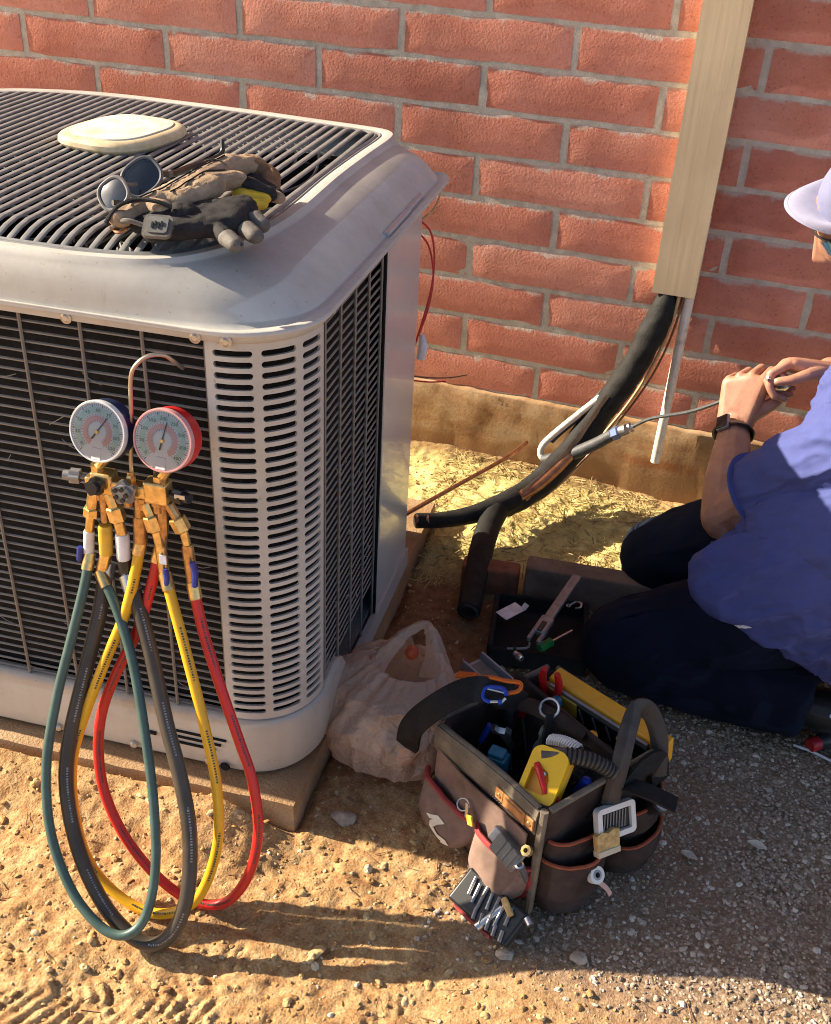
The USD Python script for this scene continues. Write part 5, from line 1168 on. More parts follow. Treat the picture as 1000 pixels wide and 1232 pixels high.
def gpart(t_, o, nm, ms_, mt, seed, ref=.004, a=.006, **k):
    me = skin(ms_, ref, 8, gwr(seed, a)); V_ = np.array(me.vertices); V_[:, 2] = .965+(V_[:, 2]-.965)*.84; me.vertices = V_
    return part(t_, nm, xf(me, None, -o), mt, True, **k)
GF = [(A(.980, -1.180, .991), .0160, A(1.026, -1.205, .978), .0108), (A(.985, -1.214, .986), .0150, A(1.036, -1.247, .976), .0104), (A(.975, -1.248, .982), .0142, A(1.026, -1.287, .974), .0100)]
gpart(gl, g0, 'glove_back', [hullb([((.890, -1.250, .982), .016), ((.915, -1.305, .980), .014), ((.985, -1.175, .990), .020), ((.995, -1.235, .984), .018)]),
    bone((.885, -1.285, .980), .014, (.93, -1.25, .992), .022), *[bone(a_, r0, b_, r1) for a_, r0, b_, r1 in GF]], M_blk, 81)
def tipb(i):
    a_, r0, b_, r1 = GF[i]; t = .62
    return trim(bone(a_+(b_-a_)*.4, r0+(r1-r0)*.4+.0024, b_, r1+.0020), b_-a_, a_+(b_-a_)*t)
gpart(gl, g0, 'fingertip', [tipb(0)], M_gtip, 82, a=.001)
gpart(gl, g0, 'fingertip', [tipb(1)], M_gtip, 83, a=.001)
gpart(gl, g0, 'fingertip', [tipb(2)], M_gtip, 84, a=.001)
Rb = basis(x=(.95, .25, .0), z=(-.25, -.62, .74))
bd = extr(sbox(-.011, -.012, .011, .006).buffer(.008), .006)
bq = part(gl, 'badge', xf(bd, Rb, A(.932, -1.318, .992)-g0), M_gtip, 30)
part(bq, 'badge_inset', xf(extr(sbox(-.009, -.010, .009, .005).buffer(.005), .002), Rb, A(.932, -1.318, .992)-g0+Rb[:, 2]*.0055), M_meterg, 30)
part(bq, 'badge_mark', [xf(box(A(-.006+.004*i, -.004+.003*(i % 2), .0085), (.0025, .009-.003*(i % 2), .0012)), Rb, A(.932, -1.318, .992)-g0) for i in range(4)], M_blackpl, False)
part(gl, 'strap_loop', xf(tube([(.905, -1.305, .985), (.880, -1.310, .990), (.858, -1.305, .980), (.850, -1.290, .972), (.862, -1.275, .970), (.885, -1.270, .972)], .0035, 8, smooth_n=6), None, -g0), M_gtip)
part(gl, 'buckle', xf(cat([ring3((.858, -1.290, .974), .011, .0028, (-.2, -.5, .8), None), tube([(.845, -1.298, .972), (.868, -1.288, .976)], .003, 7)]), None, -g0), M_copper)
g1o = A(.92, -1.15, .965)
gl2 = thing('work_glove', 'tan leather glove with a yellow fingertip crumpled over the black glove', 'glove', g1o, group='gloves on the condenser')
gpart(gl2, g1o, 'glove_back', [bone((.862, -1.300, .992), .013, (.885, -1.235, 1.004), .017), bone((.872, -1.255, .996), .016, (.905, -1.262, 1.003), .014), hullb([((.882, -1.230, 1.004), .015), ((.912, -1.225, 1.006), .015), ((.900, -1.150, 1.014), .017), ((.932, -1.165, 1.014), .017)]),
    bone((.905, -1.150, 1.014), .019, (.908, -1.065, 1.016), .020), bone((.908, -1.065, 1.016), .021, (.925, -1.020, 1.006), .020), bone((.920, -1.160, 1.016), .016, (.945, -1.110, 1.012), .014)], M_tan, 85, a=.007)
gpart(gl2, g1o, 'finger', [bone((.920, -1.025, 1.008), .020, (.950, -1.020, .992), .019), bone((.950, -1.020, .992), .0195, (.968, -1.050, .982), .015)], pm('brown_leather', (.17, .085, .035), .75, var=.35, vs=50, bump=.6), 86, a=.006, label='dark brown curled finger')
gpart(gl2, g1o, 'finger', [bone((.945, -1.110, 1.010), .014, (.985, -1.095, .990), .013), bone((.940, -1.05, .990), .015, (.985, -1.070, .980), .012)], M_blk, 87, a=.005)
gpart(gl2, g1o, 'fingertip', [bone((.958, -1.128, .992), .0125, (.984, -1.106, .985), .010), bone((.960, -1.148, .988), .011, (.990, -1.126, .982), .009)], M_ytip, 88, a=.003, label='yellow fingertip')
gpart(gl2, g1o, 'fingertip', [bone((.972, -1.075, .984), .012, (.996, -1.082, .980), .010)], M_tan, 89, a=.003)
def drape(src, xy, lift=.0008):
    V_ = np.array(UsdGeom.Mesh(src).GetPointsAttr().Get()); out = []
    for p in spline([(a, b, 0) for a, b in xy], 8):
        q = p[:2]-g1o[:2]; d_ = np.linalg.norm(V_[:, :2]-q, axis=1); c_ = V_[d_ < .006]
        if len(c_): out.append((q[0], q[1], c_[:, 2].max()+lift))
    return np.array(out)
tb_ = [p for p in gl2.GetChildren() if p.GetName() == 'glove_back'][0]
for xy in ([(.868, -1.285), (.885, -1.235), (.895, -1.18), (.903, -1.12), (.908, -1.06)], [(.905, -1.235), (.912, -1.19), (.918, -1.15), (.932, -1.125)], [(.888, -1.105), (.908, -1.10), (.926, -1.105)]):
    dr = drape(tb_, xy)
    if len(dr) > 4: part(gl2, 'seam', tube(spline(dr[::3], 3), .0012, 5), M_blk)
part(gl2, 'cuff_edge', xf(tube([(.852, -1.318, .985), (.862, -1.300, 1.004), (.880, -1.280, 1.010), (.905, -1.275, 1.010), (.925, -1.270, 1.004)], .003, 7, smooth_n=5), None, -g1o), M_blk)
sg = thing('sunglasses', 'grey framed dark sunglasses lying upside down beside the gloves', 'sunglasses', (.80, -1.17, .965))
so = A(.80, -1.17, .965)
M_dlens = pm('dark_lens', (.012, .014, .017), .06, spec=.8, coat=.6)
def lens(c, w, h, R):
    a = np.linspace(0, 2*math.pi, 33)[:-1]
    q = np.stack([w*np.sign(np.cos(a))*np.abs(np.cos(a))**.75, h*np.sign(np.sin(a))*np.abs(np.sin(a))**.8+.12*h*np.cos(a), 0*a], 1)
    part(sg, 'rim', xf(tube(q, .0030, 8, closed=True), R, A(*c)-so), M_frame)
    rr_ = np.linspace(1, 0, 6)[:, None, None]*np.concatenate([q, q[:1]])[None]
    rr_ = rr_.copy(); rr_[..., 2] = .003*(1-(np.linspace(1, 0, 6)**2)[:, None])
    part(sg, 'lens', xf(grid(rr_), R, A(*c)-so), M_dlens, True)
R1 = basis(x=(.45, .75, .12), z=(-.52, -.25, .80)); R2 = basis(x=(.70, -.55, .0), z=(.10, -.50, .86))
R1 = basis(x=(.55, .62, .45), z=(.2, -.72, .62)); R2 = basis(x=(.62, -.50, -.55), z=(-.25, -.72, .62))
lens((.800, -1.135, .995), .030, .026, R1); lens((.802, -1.215, .991), .024, .023, R2)
part(sg, 'bridge', xf(tube([(.803, -1.196, 1.002), (.808, -1.180, .996), (.806, -1.160, .992)], .0030, 8, smooth_n=4), None, -so), M_frame)
part(sg, 'temple', xf(tube([(.820, -1.115, .998), (.818, -1.07, .988), (.815, -1.02, .984), (.826, -.965, .985), (.832, -.940, .992), (.829, -.930, 1.010)], [.0045, .0055, .006, .0055, .004, .0035], 8, smooth_n=5), None, -so), M_blackpl)
part(sg, 'temple', xf(tube([(.812, -1.235, .985), (.832, -1.20, .978), (.846, -1.13, .976), (.850, -1.08, .976)], .004, 8, smooth_n=5), None, -so), M_blackpl)
part(sg, 'hinge', xf(rbox(A(.820, -1.09, .992), (.008, .014, .010), .002), None, -so), M_frame)

# ================================================================== board and loose tools by the man
M_board = pm('weathered_board', (.24, .17, .12), .9, var=.3, vs=18, bump=.9, bs=160, col2=(.14, .095, .065))
bo_ = A(1.55, -.562, .045); Rbd = basis(x=(.99, .10, 0), z=(0, 0, 1))
bm = rbox(A(0, 0, 0), (.40, .055, .105), .006)
single('timber_beam', xf(bm, Rbd, bo_), M_board, 'short weathered timber lying on the ground in front of the knees', 'timber', 30)
single('paver_block', xf(rbox(A(0, 0, 0), (.13, .050, .085), .008), basis(x=(.985, .12, 0), z=(0, 0, 1)), A(1.272, -.585, .028)), pm('red_block', (.22, .085, .045), .95, var=.3, vs=30, bump=.8), 'dark reddish block end to end with the timber, left of it', 'block', 30)
tr_o = A(1.42, -.735, .0)
tt = thing('tool_pouch', 'open black tool pouch lying on the ground between bag and man', 'tool pouch', tr_o)
Rtr = basis(x=(.985, .17, 0), z=(0, 0, 1))
part(tt, 'base', xf(rbox(A(0, 0, .010), (.20, .19, .016), .006), Rtr), M_black_c)
for n_, (c_, s_) in enumerate((((-.098, 0, .028), (.012, .19, .050)), ((.098, 0, .028), (.012, .19, .050)), ((0, .092, .028), (.20, .012, .050)), ((0, -.092, .024), (.20, .012, .042)))):
    part(tt, 'side_wall', xf(rbox(A(*c_), s_, .005), Rtr), M_black_c)
for i in range(0): part(tt, 'strap', xf(rbox(A(-.05+.05*i, .01, .022), (.014, .16, .005), .002), Rtr), M_blackpl)
def loose(name, label, catg, o): 
    t_ = thing(name, label, catg, o)
    return lambda nm, mesh, mt, smooth=40, **k: part(t_, nm, cat(mesh) if isinstance(mesh, list) else mesh, mt, smooth, **k)
a_, b_ = A(1.472, -.640, .125), A(1.430, -.845, .098); d = b_-a_; l_ = np.linalg.norm(d); Rg = basis(x=d, z=(0, -.2, 1))
f = loose('grey_wrench', 'long grey steel bar tool with a forked end resting on the black pouch', 'wrench', a_)
f('bar', xf(rbox(A(l_*.40, 0, 0), (l_*.80, .020, .010), .002), Rg), M_grey_steel, 30)
f('jaw', xf(rbox(A(l_*.82, 0, .001), (.050, .028, .013), .003), Rg), M_grey_steel, 30)
for s_ in (-1, 1): f('prong', xf(rbox(A(l_*.96, s_*.0105, 0), (.040, .008, .011), .002), Rg), M_grey_steel, 30)
f('slot_insert', xf(rbox(A(l_*.86, 0, .004), (.030, .011, .012), .002), Rg), M_blackpl, 30)
f = loose('white_card', 'small white card with a folded corner lying on the black pouch', 'card', A(1.352, -.720, .055))
Rw = basis(x=(.55, .83, .05), z=(-.25, -.35, .9))
f('card', xf(rbox(A(0, 0, 0), (.056, .034, .0016), .0006), Rw), M_labelw, False); f('corner', xf(rbox(A(.030, -.012, .005), (.014, .014, .0016), .0006, basis(x=(1, 0, .8), z=(-.8, 0, 1))), Rw), M_white, False)
f = loose('green_screwdriver', 'short screwdriver with a bright green handle end beside the grey bar', 'screwdriver', A(1.448, -.815, .062))
f('handle', xf(lathe([(0, -.018), (.008, -.017), (.0105, -.008), (.009, .006), (.0105, .016), (0, .020)], 10), basis(x=(0, 0, 1), z=(.5, .8, .2))), pm('green_plastic', (.02, .22, .05), .35)); f('shank', xf(rod((0, 0, .016), (0, 0, .08), .003, 8), basis(x=(0, 0, 1), z=(.5, .8, .2))), M_steel)
for (p_, dz, nm, lb) in (((1.405, -.868, .060), (.6, -.5, .3), 'socket', 'small silver socket below the forked bar on the pouch'), ((1.392, -.842, .056), (.9, .3, .1), 'hex_key', 'thin dark steel key beside the forked end of the bar')):
    f = loose(nm, lb, 'socket' if nm == 'socket' else 'hex key', p_)
    if nm == 'socket': f('barrel', xf(lathe([(0, -.012), (.0065, -.012), (.0065, .010), (.0035, .011), (.0035, .0), (0, .0)], 10), basis(x=(0, .2, 1), z=dz)), M_steel, 30); f('collar', xf(lathe([(.0065, -.004), (.0075, -.003), (.0075, .003), (.0065, .004)], 10), basis(x=(0, .2, 1), z=dz)), M_grey_steel, 30)
    else: f('shaft', tube([(-.016, -.006, 0), (.022, .006, .004), (.026, .010, .016)], .0028, 6, smooth_n=3), M_grey_steel); f('band', tube([(-.004, -.002, .001), (.002, 0, .0016)], .0036, 8), M_blackpl)
f = loose('metal_hook', 'small pale metal hook lying near the end of the timber', 'hook', A(1.480, -.660, .065))
f('bend', tube([(-.012, -.006, .0), (.0, .006, .004), (.012, .002, .006), (.012, -.010, .004), (.002, -.012, .0)], .0024, 7, smooth_n=5), M_steel); f('eye', xf(ring3((-.014, -.007, 0), .004, .0016, (0, 0, 1), None)), M_steel)

# ================================================================== the kneeling man
skin_nodes = pm('skin_tone', (.38, .19, .12), .48, ramp=[(.25, (.30, .125, .075)), (.45, (.37, .185, .118)), (.6, (.41, .215, .142)), (.8, (.44, .24, .165))], vs=34, detail=8, bump=.5, bs=380, bdist=.0008, extra={'subsurface_weight': .10, 'subsurface_scale': .006, 'subsurface_radius': (1.0, .35, .2)})
M_shirt = pm('blue_shirt', (.068, .084, .25), .85, var=.06, vs=30, bump=.35, bs=900, bdist=.0006, spec=.25)
M_pants = pm('navy_trousers', (.005, .0085, .020), .9, var=.3, vs=12, bump=.5, bs=800, bdist=.0006, spec=.15)
M_cap = pm('pale_lavender_cap', (.27, .27, .38), .85, var=.08, vs=30, bump=.4, bs=900, bdist=.0006, spec=.2)
M_capb = pm('blue_cap_panel', (.15, .16, .28), .85, var=.1, vs=30)
M_hair = pm('brown_hair', (.16, .085, .035), .5, var=.4, vs=120)
M_glassblue = pm('mirrored_blue_lens', (.02, .16, .30), .08, metal=.5, coat=.5)
M_boot = pm('black_boot', (.014, .013, .013), .5, var=.3, vs=30, bump=.5)
po_ = A(1.95, -.65, 0)
man = thing('person', 'person kneeling by the wall in blue shirt and pale cap, wearing a black watch', 'person', po_)
HC = A(1.874, -.522, .925); hf = A(-.80, .02, -.58); hf /= np.linalg.norm(hf); hu = A(-.50, -.30, .75); hu = hu-hf*(hu@hf); hu /= np.linalg.norm(hu); hs = np.cross(hu, hf)
def hp(a, b, c): return HC+hf*a+hs*b+hu*c    # forward, left(+)/right, up
Lsh, Lel, Lwr = A(1.955, -.700, .600), A(1.742, -.605, .322), A(1.7235, -.392, .425)
Rsh, Rel, Rwr = A(2.00, -.37, .620), A(2.045, -.235, .40), A(1.885, -.325, .552)
def hand(wr, d, n, s, curls, thumb, sc=1.0, spread=.0):
    d, n, s = [np.array(v, float)/np.linalg.norm(v) for v in (d, n, s)]
    n = n-d*(n@d); n /= np.linalg.norm(n); s = s-d*(s@d)-n*(s@n); s /= np.linalg.norm(s)
    out = []
    kn = [wr+sc*(d*.088+s*.031), wr+sc*(d*.092+s*.010), wr+sc*(d*.087-s*.011), wr+sc*(d*.078-s*.030)]
    out.append(hullb([(wr+s*.017*sc, .0165*sc), (wr-s*.017*sc, .0165*sc), (kn[0]-d*.008, .0125*sc), (kn[3]-d*.008, .0115*sc), (kn[1]-d*.008, .013*sc), (wr+sc*(d*.045+s*.026+n*.006), .014*sc), (wr+sc*(d*.045-s*.027+n*.004), .0125*sc)]))
    Ls = [(.044, .026, .020), (.048, .030, .022), (.045, .028, .021), (.036, .021, .018)]
    rs = [(.0098, .0090, .0082, .0072), (.0100, .0092, .0084, .0074), (.0095, .0088, .0080, .0070), (.0086, .0078, .0072, .0062)]
    for i in range(4):
        p = kn[i]; ang = 0; off = s*(spread*(1.5-i))
        for j in range(3):
            ang += math.radians(curls[i][j])
            v = d*math.cos(ang)+n*math.sin(ang)+off; v /= np.linalg.norm(v)
            q = p+v*Ls[i][j]*sc
            out.append(bone(p, rs[i][j]*sc, q, rs[i][j+1]*sc)); p = q
    p = wr+sc*(d*.022+s*.024+n*.006); ra = (.0145, .0118, .0100, .0085)
    for j, (v, l) in enumerate(zip(thumb, (.042, .034, .026))):
        v = d*v[0]+n*v[1]+s*v[2]; v = v/np.linalg.norm(v); q = p+v*l*sc
        out.append(bone(p, ra[j]*sc, q, ra[j+1]*sc)); p = q
    return out
Lh = hand(Lwr, (.02, .42, .90), (.30, .85, -.42), (.95, -.25, .1), [(62, 80, 50), (68, 85, 50), (72, 85, 50), (75, 85, 50)], [(.75, .35, .75), (.65, .75, .25), (.5, .9, -.2)], 1.16)
Rh = hand(Rwr, (-.96, -.22, .08), (-.10, -.50, -.86), (.05, -.86, .50), [(38, 58, 30), (55, 70, 40), (64, 75, 45), (70, 75, 45)], [(.85, .35, .55), (.9, .45, .05), (.9, .25, -.25)], 1.04)
bd_ = Lh+Rh
fa_ = lambda e, w: [bone(e, .049, e+(w-e)*.35, .051), bone(e+(w-e)*.35, .051, e+(w-e)*.80, .036), bone(e+(w-e)*.80, .036, w, .029)]
bd_ += fa_(Lel, Lwr)+fa_(Rel, Rwr)
bd_ += [bone(Lsh, .060, Lel, .046), bone(Rsh, .060, Rel, .046)]
bd_ += [hullb([(A(2.0, -.66, .60), .075), (A(2.02, -.42, .62), .075), (A(2.07, -.65, .36), .10), (A(2.07, -.53, .36), .10)]), bone((1.985, -.535, .66), .062, HC-hu*.06-hf*.02, .056)]
bd_ += [bone((2.05, -.76, .34), .08, (1.62, -.80, .11), .06), bone((2.05, -.52, .36), .08, (1.64, -.49, .13), .06), bone((1.62, -.80, .10), .055, (1.98, -.80, .06), .04), bone((1.64, -.49, .12), .055, (2.0, -.47, .06), .04)]
# head: skull, jaw, nose, brow, lips, ears
bd_ += [hullb([(hp(.012, 0, .028), .083), (hp(-.030, 0, .030), .082), (hp(.050, 0, -.010), .058), (hp(.055, 0, -.055), .040)]), hullb([(hp(.062, 0, -.078), .024), (hp(.02, .045, -.065), .022), (hp(.02, -.045, -.065), .022), (hp(.045, 0, -.03), .05)]),
        hullb([(hp(.095, 0, .018), .008), (hp(.118, 0, -.028), .0095), (hp(.100, .013, -.030), .008), (hp(.100, -.013, -.030), .008)]), hullb([(hp(.088, .030, .024), .010), (hp(.088, -.030, .024), .010)]), bone(hp(.096, .016, -.056), .0065, hp(.096, -.016, -.056), .0065), bone(hp(.094, .014, -.066), .007, hp(.094, -.014, -.066), .007)]
for s_ in (-1, 1): bd_.append(hullb([(hp(-.012, s_*.083, .018), .009), (hp(-.022, s_*.088, .0), .010), (hp(-.010, s_*.084, -.022), .007)]))
sk_ = skin(bd_, .0052, 7)
part(man, 'body', xf(sk_, None, -po_), skin_nodes, True)
# shirt
tor = m3.Manifold.batch_boolean([hullb([(A(1.975, -.66, .600), .100), (A(2.0, -.41, .625), .100), (A(2.06, -.60, .64), .085), (A(1.93, -.64, .47), .110), (A(2.06, -.68, .46), .14)]),
    hullb([(A(1.93, -.64, .47), .110), (A(2.06, -.68, .46), .14), (A(2.06, -.735, .33), .215), (A(2.05, -.56, .34), .17), (A(1.90, -.70, .36), .13)]),
    hullb([(A(2.05, -.75, .33), .19), (A(1.92, -.745, .32), .135), (A(1.785, -.765, .262), .088), (A(1.80, -.66, .28), .06)]), bone((1.985, -.535, .67), .082, HC-hu*.115-hf*.03, .066)], m3.OpType.Add)
hem_n = np.cross(A(.258, -.15, -.075), A(.05, 1, -.10)); hem_n *= np.sign(hem_n[2])
tor = trim(tor, hem_n, (1.705, -.80, .250))
ud = (Lel-Lsh)/np.linalg.norm(Lel-Lsh)
slv = m3.Manifold.batch_boolean([bone(Lsh+A(.02, 0, .0), .098, Lsh+ud*.20, .080), bone(Lsh+ud*.20, .080, Lsh+ud*.36, .084)], m3.OpType.Add)
slv = trim(slv, -ud, Lsh+ud*.272)
udR = (Rel-Rsh)/np.linalg.norm(Rel-Rsh)
slr = trim(bone(Rsh, .095, Rsh+udR*.3, .078), -udR, Rsh+udR*.20)
def shirt_folds(V):
    q = V.copy(); q[:, 2] *= .55
    near_sl = np.exp(-((np.linalg.norm(V-(Lsh+ud*.12), axis=1))/.16)**2)
    q2 = V @ np.array([[.80, .2, -.56], [.2, .5, .3], [.56, -.3, .80]]) * A(.45, 1, 1.5)
    cr = np.clip(fold(q2, 13, 91, 2), 0, 1)**3+.6*np.clip(fold(q2+3.3, 22, 95, 2), 0, 1)**4
    hm = hem_n/np.linalg.norm(hem_n); dh = (V-A(1.705, -.80, .250)) @ hm
    ds = np.abs((V-(Lsh+ud*.272)) @ ud)+1.0*(np.linalg.norm(np.cross(V-Lsh, ud), axis=1) > .12)
    k_ = ss(.0, .035, dh)*ss(.0, .03, ds)
    return k_*((fold(q, 9, 91)-.45)*.006*(1-.6*near_sl)+cr*.0115*(1-.4*near_sl)+(fold(V, 24, 92)-.45)*.003)
sh = skin([tor, slv, slr], .0065, 5, shirt_folds)
part(man, 'shirt', xf(sh, None, -po_), M_shirt, True)
ca, cb_ = Lsh+ud*.2445, None
cc_ = Lsh+ud*.262; n1_ = np.cross(ud, (0, 0, 1.)); n1_ /= np.linalg.norm(n1_); n2_ = np.cross(ud, n1_)
loop = np.stack([cc_+n1_*math.cos(t)*.0842+n2_*math.sin(t)*.0842 for t in np.linspace(0, 2*math.pi, 41)[:-1]])
part(man, 'sleeve_hem', xf(sweep(loop, np.array([(-.0016, -.010), (.0016, -.010), (.0020, .010), (-.0016, .010)]), closed=True), None, -po_), M_shirt, 40)
# trousers
def pant_folds(V):
    return (fold(V, 10, 93)-.45)*.014+(fold(V, 26, 94)-.45)*.004
lk, rk = A(1.615, -.800, .098), A(1.640, -.490, .125)
pants = [hullb([(A(2.06, -.72, .33), .12), (A(2.05, -.56, .34), .12)]), bone((2.03, -.735, .30), .110, lk, .092), bone((2.03, -.55, .345), .140, rk, .092),
         trim(m3.Manifold.batch_boolean([bone(lk, .090, (1.80, -.815, .085), .078), bone((1.80, -.815, .085), .078, (2.10, -.81, .085), .076)], m3.OpType.Add), (-1, .06, .12), (1.955, -.82, .06)),
         trim(bone(rk, .085, (2.10, -.46, .075), .070), (-1, 0, 0), (1.99, -.5, .05))]
pt_ = skin(pants, .012, 6, pant_folds)
v_ = np.array(pt_.vertices); v_[:, 2] = np.maximum(v_[:, 2], .004); pt_.vertices = v_
part(man, 'trousers', xf(pt_, None, -po_), M_pants, True)
part(man, 'pocket_tag', xf(sweep(np.array([(1.795, -.862, .252), (1.815, -.866, .250), (1.840, -.868, .254)]), np.array([(-.012, -.001), (.010, -.001), (.010, .001), (-.012, .001)]), scale=np.array([.5, 1., .35]), hint=(.1, -.5, .9)), None, -po_), M_labelw, 30, label='white corner of paper sticking out of the pocket')
for (y_, x_) in ((-.805, 2.0), (-.47, 2.02)):
    bt = skin([hullb([(A(x_, y_, .055), .046), (A(x_+.08, y_, .060), .046), (A(x_-.035, y_, .06), .042)]), hullb([(A(x_+.08, y_, .055), .044), (A(x_+.20, y_-.01, .045), .036)])], .010, 5)
    bq = part(man, 'boot', xf(bt, None, -po_), M_boot, True)
    part(bq, 'eyelet', [xf(lathe([(0, .002), (.004, .0015), (.0045, 0)], 10), basis(x=(1, 0, 0), z=(0, -.8, .6)), A(x_+.01+.02*i, y_-.040, .080)-po_) for i in range(3)], M_steel)
# watch
wc = Lwr-(Lwr-Lel)/np.linalg.norm(Lwr-Lel)*.020; wd = (Lwr-Lel)/np.linalg.norm(Lwr-Lel)
a = np.linspace(0, 2*math.pi, 33)[:-1]
wn = A(-.55, -.80, .30); wn = wn-wd*(wn@wd); wn /= np.linalg.norm(wn); wb = np.cross(wd, wn)
loop = np.stack([wc+wn*math.cos(t)*.0340+wb*math.sin(t)*.0360 for t in a])
wt = part(man, 'watch', xf(sweep(loop, np.array([(-.002, -.011), (.002, -.011), (.002, .011), (-.002, .011)]), closed=True, hint=None), None, -po_), M_blackpl, 30)
Rwt = basis(x=wd, z=wn)
part(wt, 'watch_case', xf(rbox(A(0, 0, 0), (.036, .030, .010), .004), Rwt, wc+wn*.0375-po_), M_grey_steel, 40)
part(wt, 'watch_face', xf(rbox(A(0, 0, .0045), (.031, .026, .004), .0015), Rwt, wc+wn*.038-po_), pm('watch_glass', (.006, .006, .007), .08, spec=.7), 40)
# cap, brim, hair and glasses
th_, ph_ = np.meshgrid(np.linspace(.0, 1.0, 12), np.linspace(0, 2*math.pi, 41), indexing='ij')
el = th_*math.radians(98)
cf = A(-.92, .03, -.30); cf /= np.linalg.norm(cf); cu = A(-.30, -.42, .86); cu = cu-cf*(cu@cf); cu /= np.linalg.norm(cu); cs = np.cross(cu, cf)
crown = HC+cu*.034+cf*(-.006)+(cf*(np.sin(el)*np.cos(ph_)*.103)[..., None]+cs*(np.sin(el)*np.sin(ph_)*.093)[..., None]+cu*(np.cos(el)*.100)[..., None])
cp_ = part(man, 'cap', xf(grid(crown, False), None, -po_), M_capb, True)
uu, vv = np.meshgrid(np.linspace(-1, 1, 25), np.linspace(0, 1, 10), indexing='ij')
ang = uu*math.radians(50)
base = HC+cu*.050+cf*(-.006)+cf*(np.cos(ang)*.099)[..., None]+cs*(np.sin(ang)*.091)[..., None]
ext = (vv*.056*np.cos(uu*math.pi/2*.93)**.55)
brim = base+cf[None, None]*(ext)[..., None]+cu[None, None]*(.012*np.sin(vv*2.2)-.020*np.abs(uu)**2*vv*1.3)[..., None]
bq = part(cp_, 'brim', xf(solid(brim, .004), None, -po_), M_cap, 40, label='pale lavender stitched brim')
for i in range(1):
    k = 8; part(bq, 'stitching', xf(tube(brim[1:-1, k]+cu*.0001, .0005, 5), None, -po_), M_cap)
fr2 = []
for i in range(170):
    t = rng.uniform(-1.9, 1.9); s0 = math.sin(t); c0_ = math.cos(t)
    b0 = HC+hu*(.034+rng.uniform(-.01, .012))+hf*(-.010+c0_*.088)+hs*(s0*.084)
    dn = -hu*rng.uniform(.035, .080)+hf*rng.uniform(-.012, .012)+hs*rng.uniform(-.008, .008)+(hf*c0_+hs*s0)*rng.uniform(0, .012)
    fr2.append(tube([b0, b0+dn*.5+(hf*c0_+hs*s0)*.005, b0+dn], [.0011, .001, .0004], 4))
hb = np.meshgrid(np.linspace(math.radians(86), math.radians(128), 6), np.linspace(math.radians(75), math.radians(285), 24), indexing='ij')
hcap = HC+hu*.030+hf*(-.012)+(hf*(np.sin(hb[0])*np.cos(hb[1])*.097)[..., None]+hs*(np.sin(hb[0])*np.sin(hb[1])*.088)[..., None]+hu*(np.cos(hb[0])*.09)[..., None])
part(man, 'hair', xf(cat(fr2+[solid(hcap, .006)]), None, -po_), M_hair, 40)
gq = None
for s_ in (1, -1):
    V_, W_ = np.meshgrid(np.linspace(-.5, .5, 9), np.linspace(-.5, .5, 6), indexing='ij')
    b_ang = s_*(.36)+V_*.62
    P_ = HC+hf*(np.cos(b_ang)*.104-.004)[..., None]+hs*(np.sin(b_ang)*.088)[..., None]+hu*(.012+W_*.040*(1-.25*np.abs(V_)))[..., None]
    if gq is None: gq = part(man, 'glasses', xf(tube(np.stack([HC+hf*(math.cos(t)*.105-.004)+hs*math.sin(t)*.089+hu*.032 for t in np.linspace(-.70, .70, 20)]), .0022, 7), None, -po_), M_blackpl)
    part(gq, 'lens', xf(solid(P_, .0015), None, -po_), M_glassblue, 40)
    part(gq, 'temple', xf(tube([hp(.072, s_*.070, .028), hp(.03, s_*.092, .026), hp(-.02, s_*.093, .022)], .0022, 7, smooth_n=4), None, -po_), M_blackpl)
# what he holds
f = loose('silver_fitting', 'small round silver fitting held in the right hand', 'fitting', A(1.792, -.385, .535))
Rf2 = basis(x=(.3, .2, 1), z=(-.75, -.62, .25))
f('ring', xf(lathe([(.008, -.014), (.017, -.014), (.0195, -.008), (.0195, .008), (.016, .014), (.010, .014), (.008, .004), (.008, -.014)], 20), Rf2), M_steel); f('stem', xf(lathe([(0, .004), (.004, .006), (.0035, .030), (.005, .032), (.005, .040), (0, .041)], 12), Rf2), M_steel); f('rear_nut', xf(lathe([(0, -.026), (.009, -.026), (.009, -.010), (0, -.010)], 6), Rf2), M_grey_steel, False)
single('zip_tie', tube([(1.958, -.866, .006), (1.995, -.880, .012), (2.04, -.890, .006)], .0026, 6, smooth_n=4), M_labelw, 'thin white plastic strip on the gravel beside the boot', 'plastic strip')
f = loose('red_cap_bottle', 'small dark bottle with a red cap beside the trouser cuff', 'bottle', A(1.992, -.868, .022))
f('cap', xf(lathe([(0, -.010), (.014, -.010), (.0145, .006), (.012, .011), (0, .012)], 16), basis(x=(0, 0, 1), z=(-.6, -.6, .3))), pm('dark_red_cap', (.33, .012, .015), .4)); f('body', xf(lathe([(0, -.075), (.019, -.075), (.020, -.030), (.012, -.012), (0, -.010)], 16), basis(x=(0, 0, 1), z=(-.6, -.6, .3))), M_blackpl)
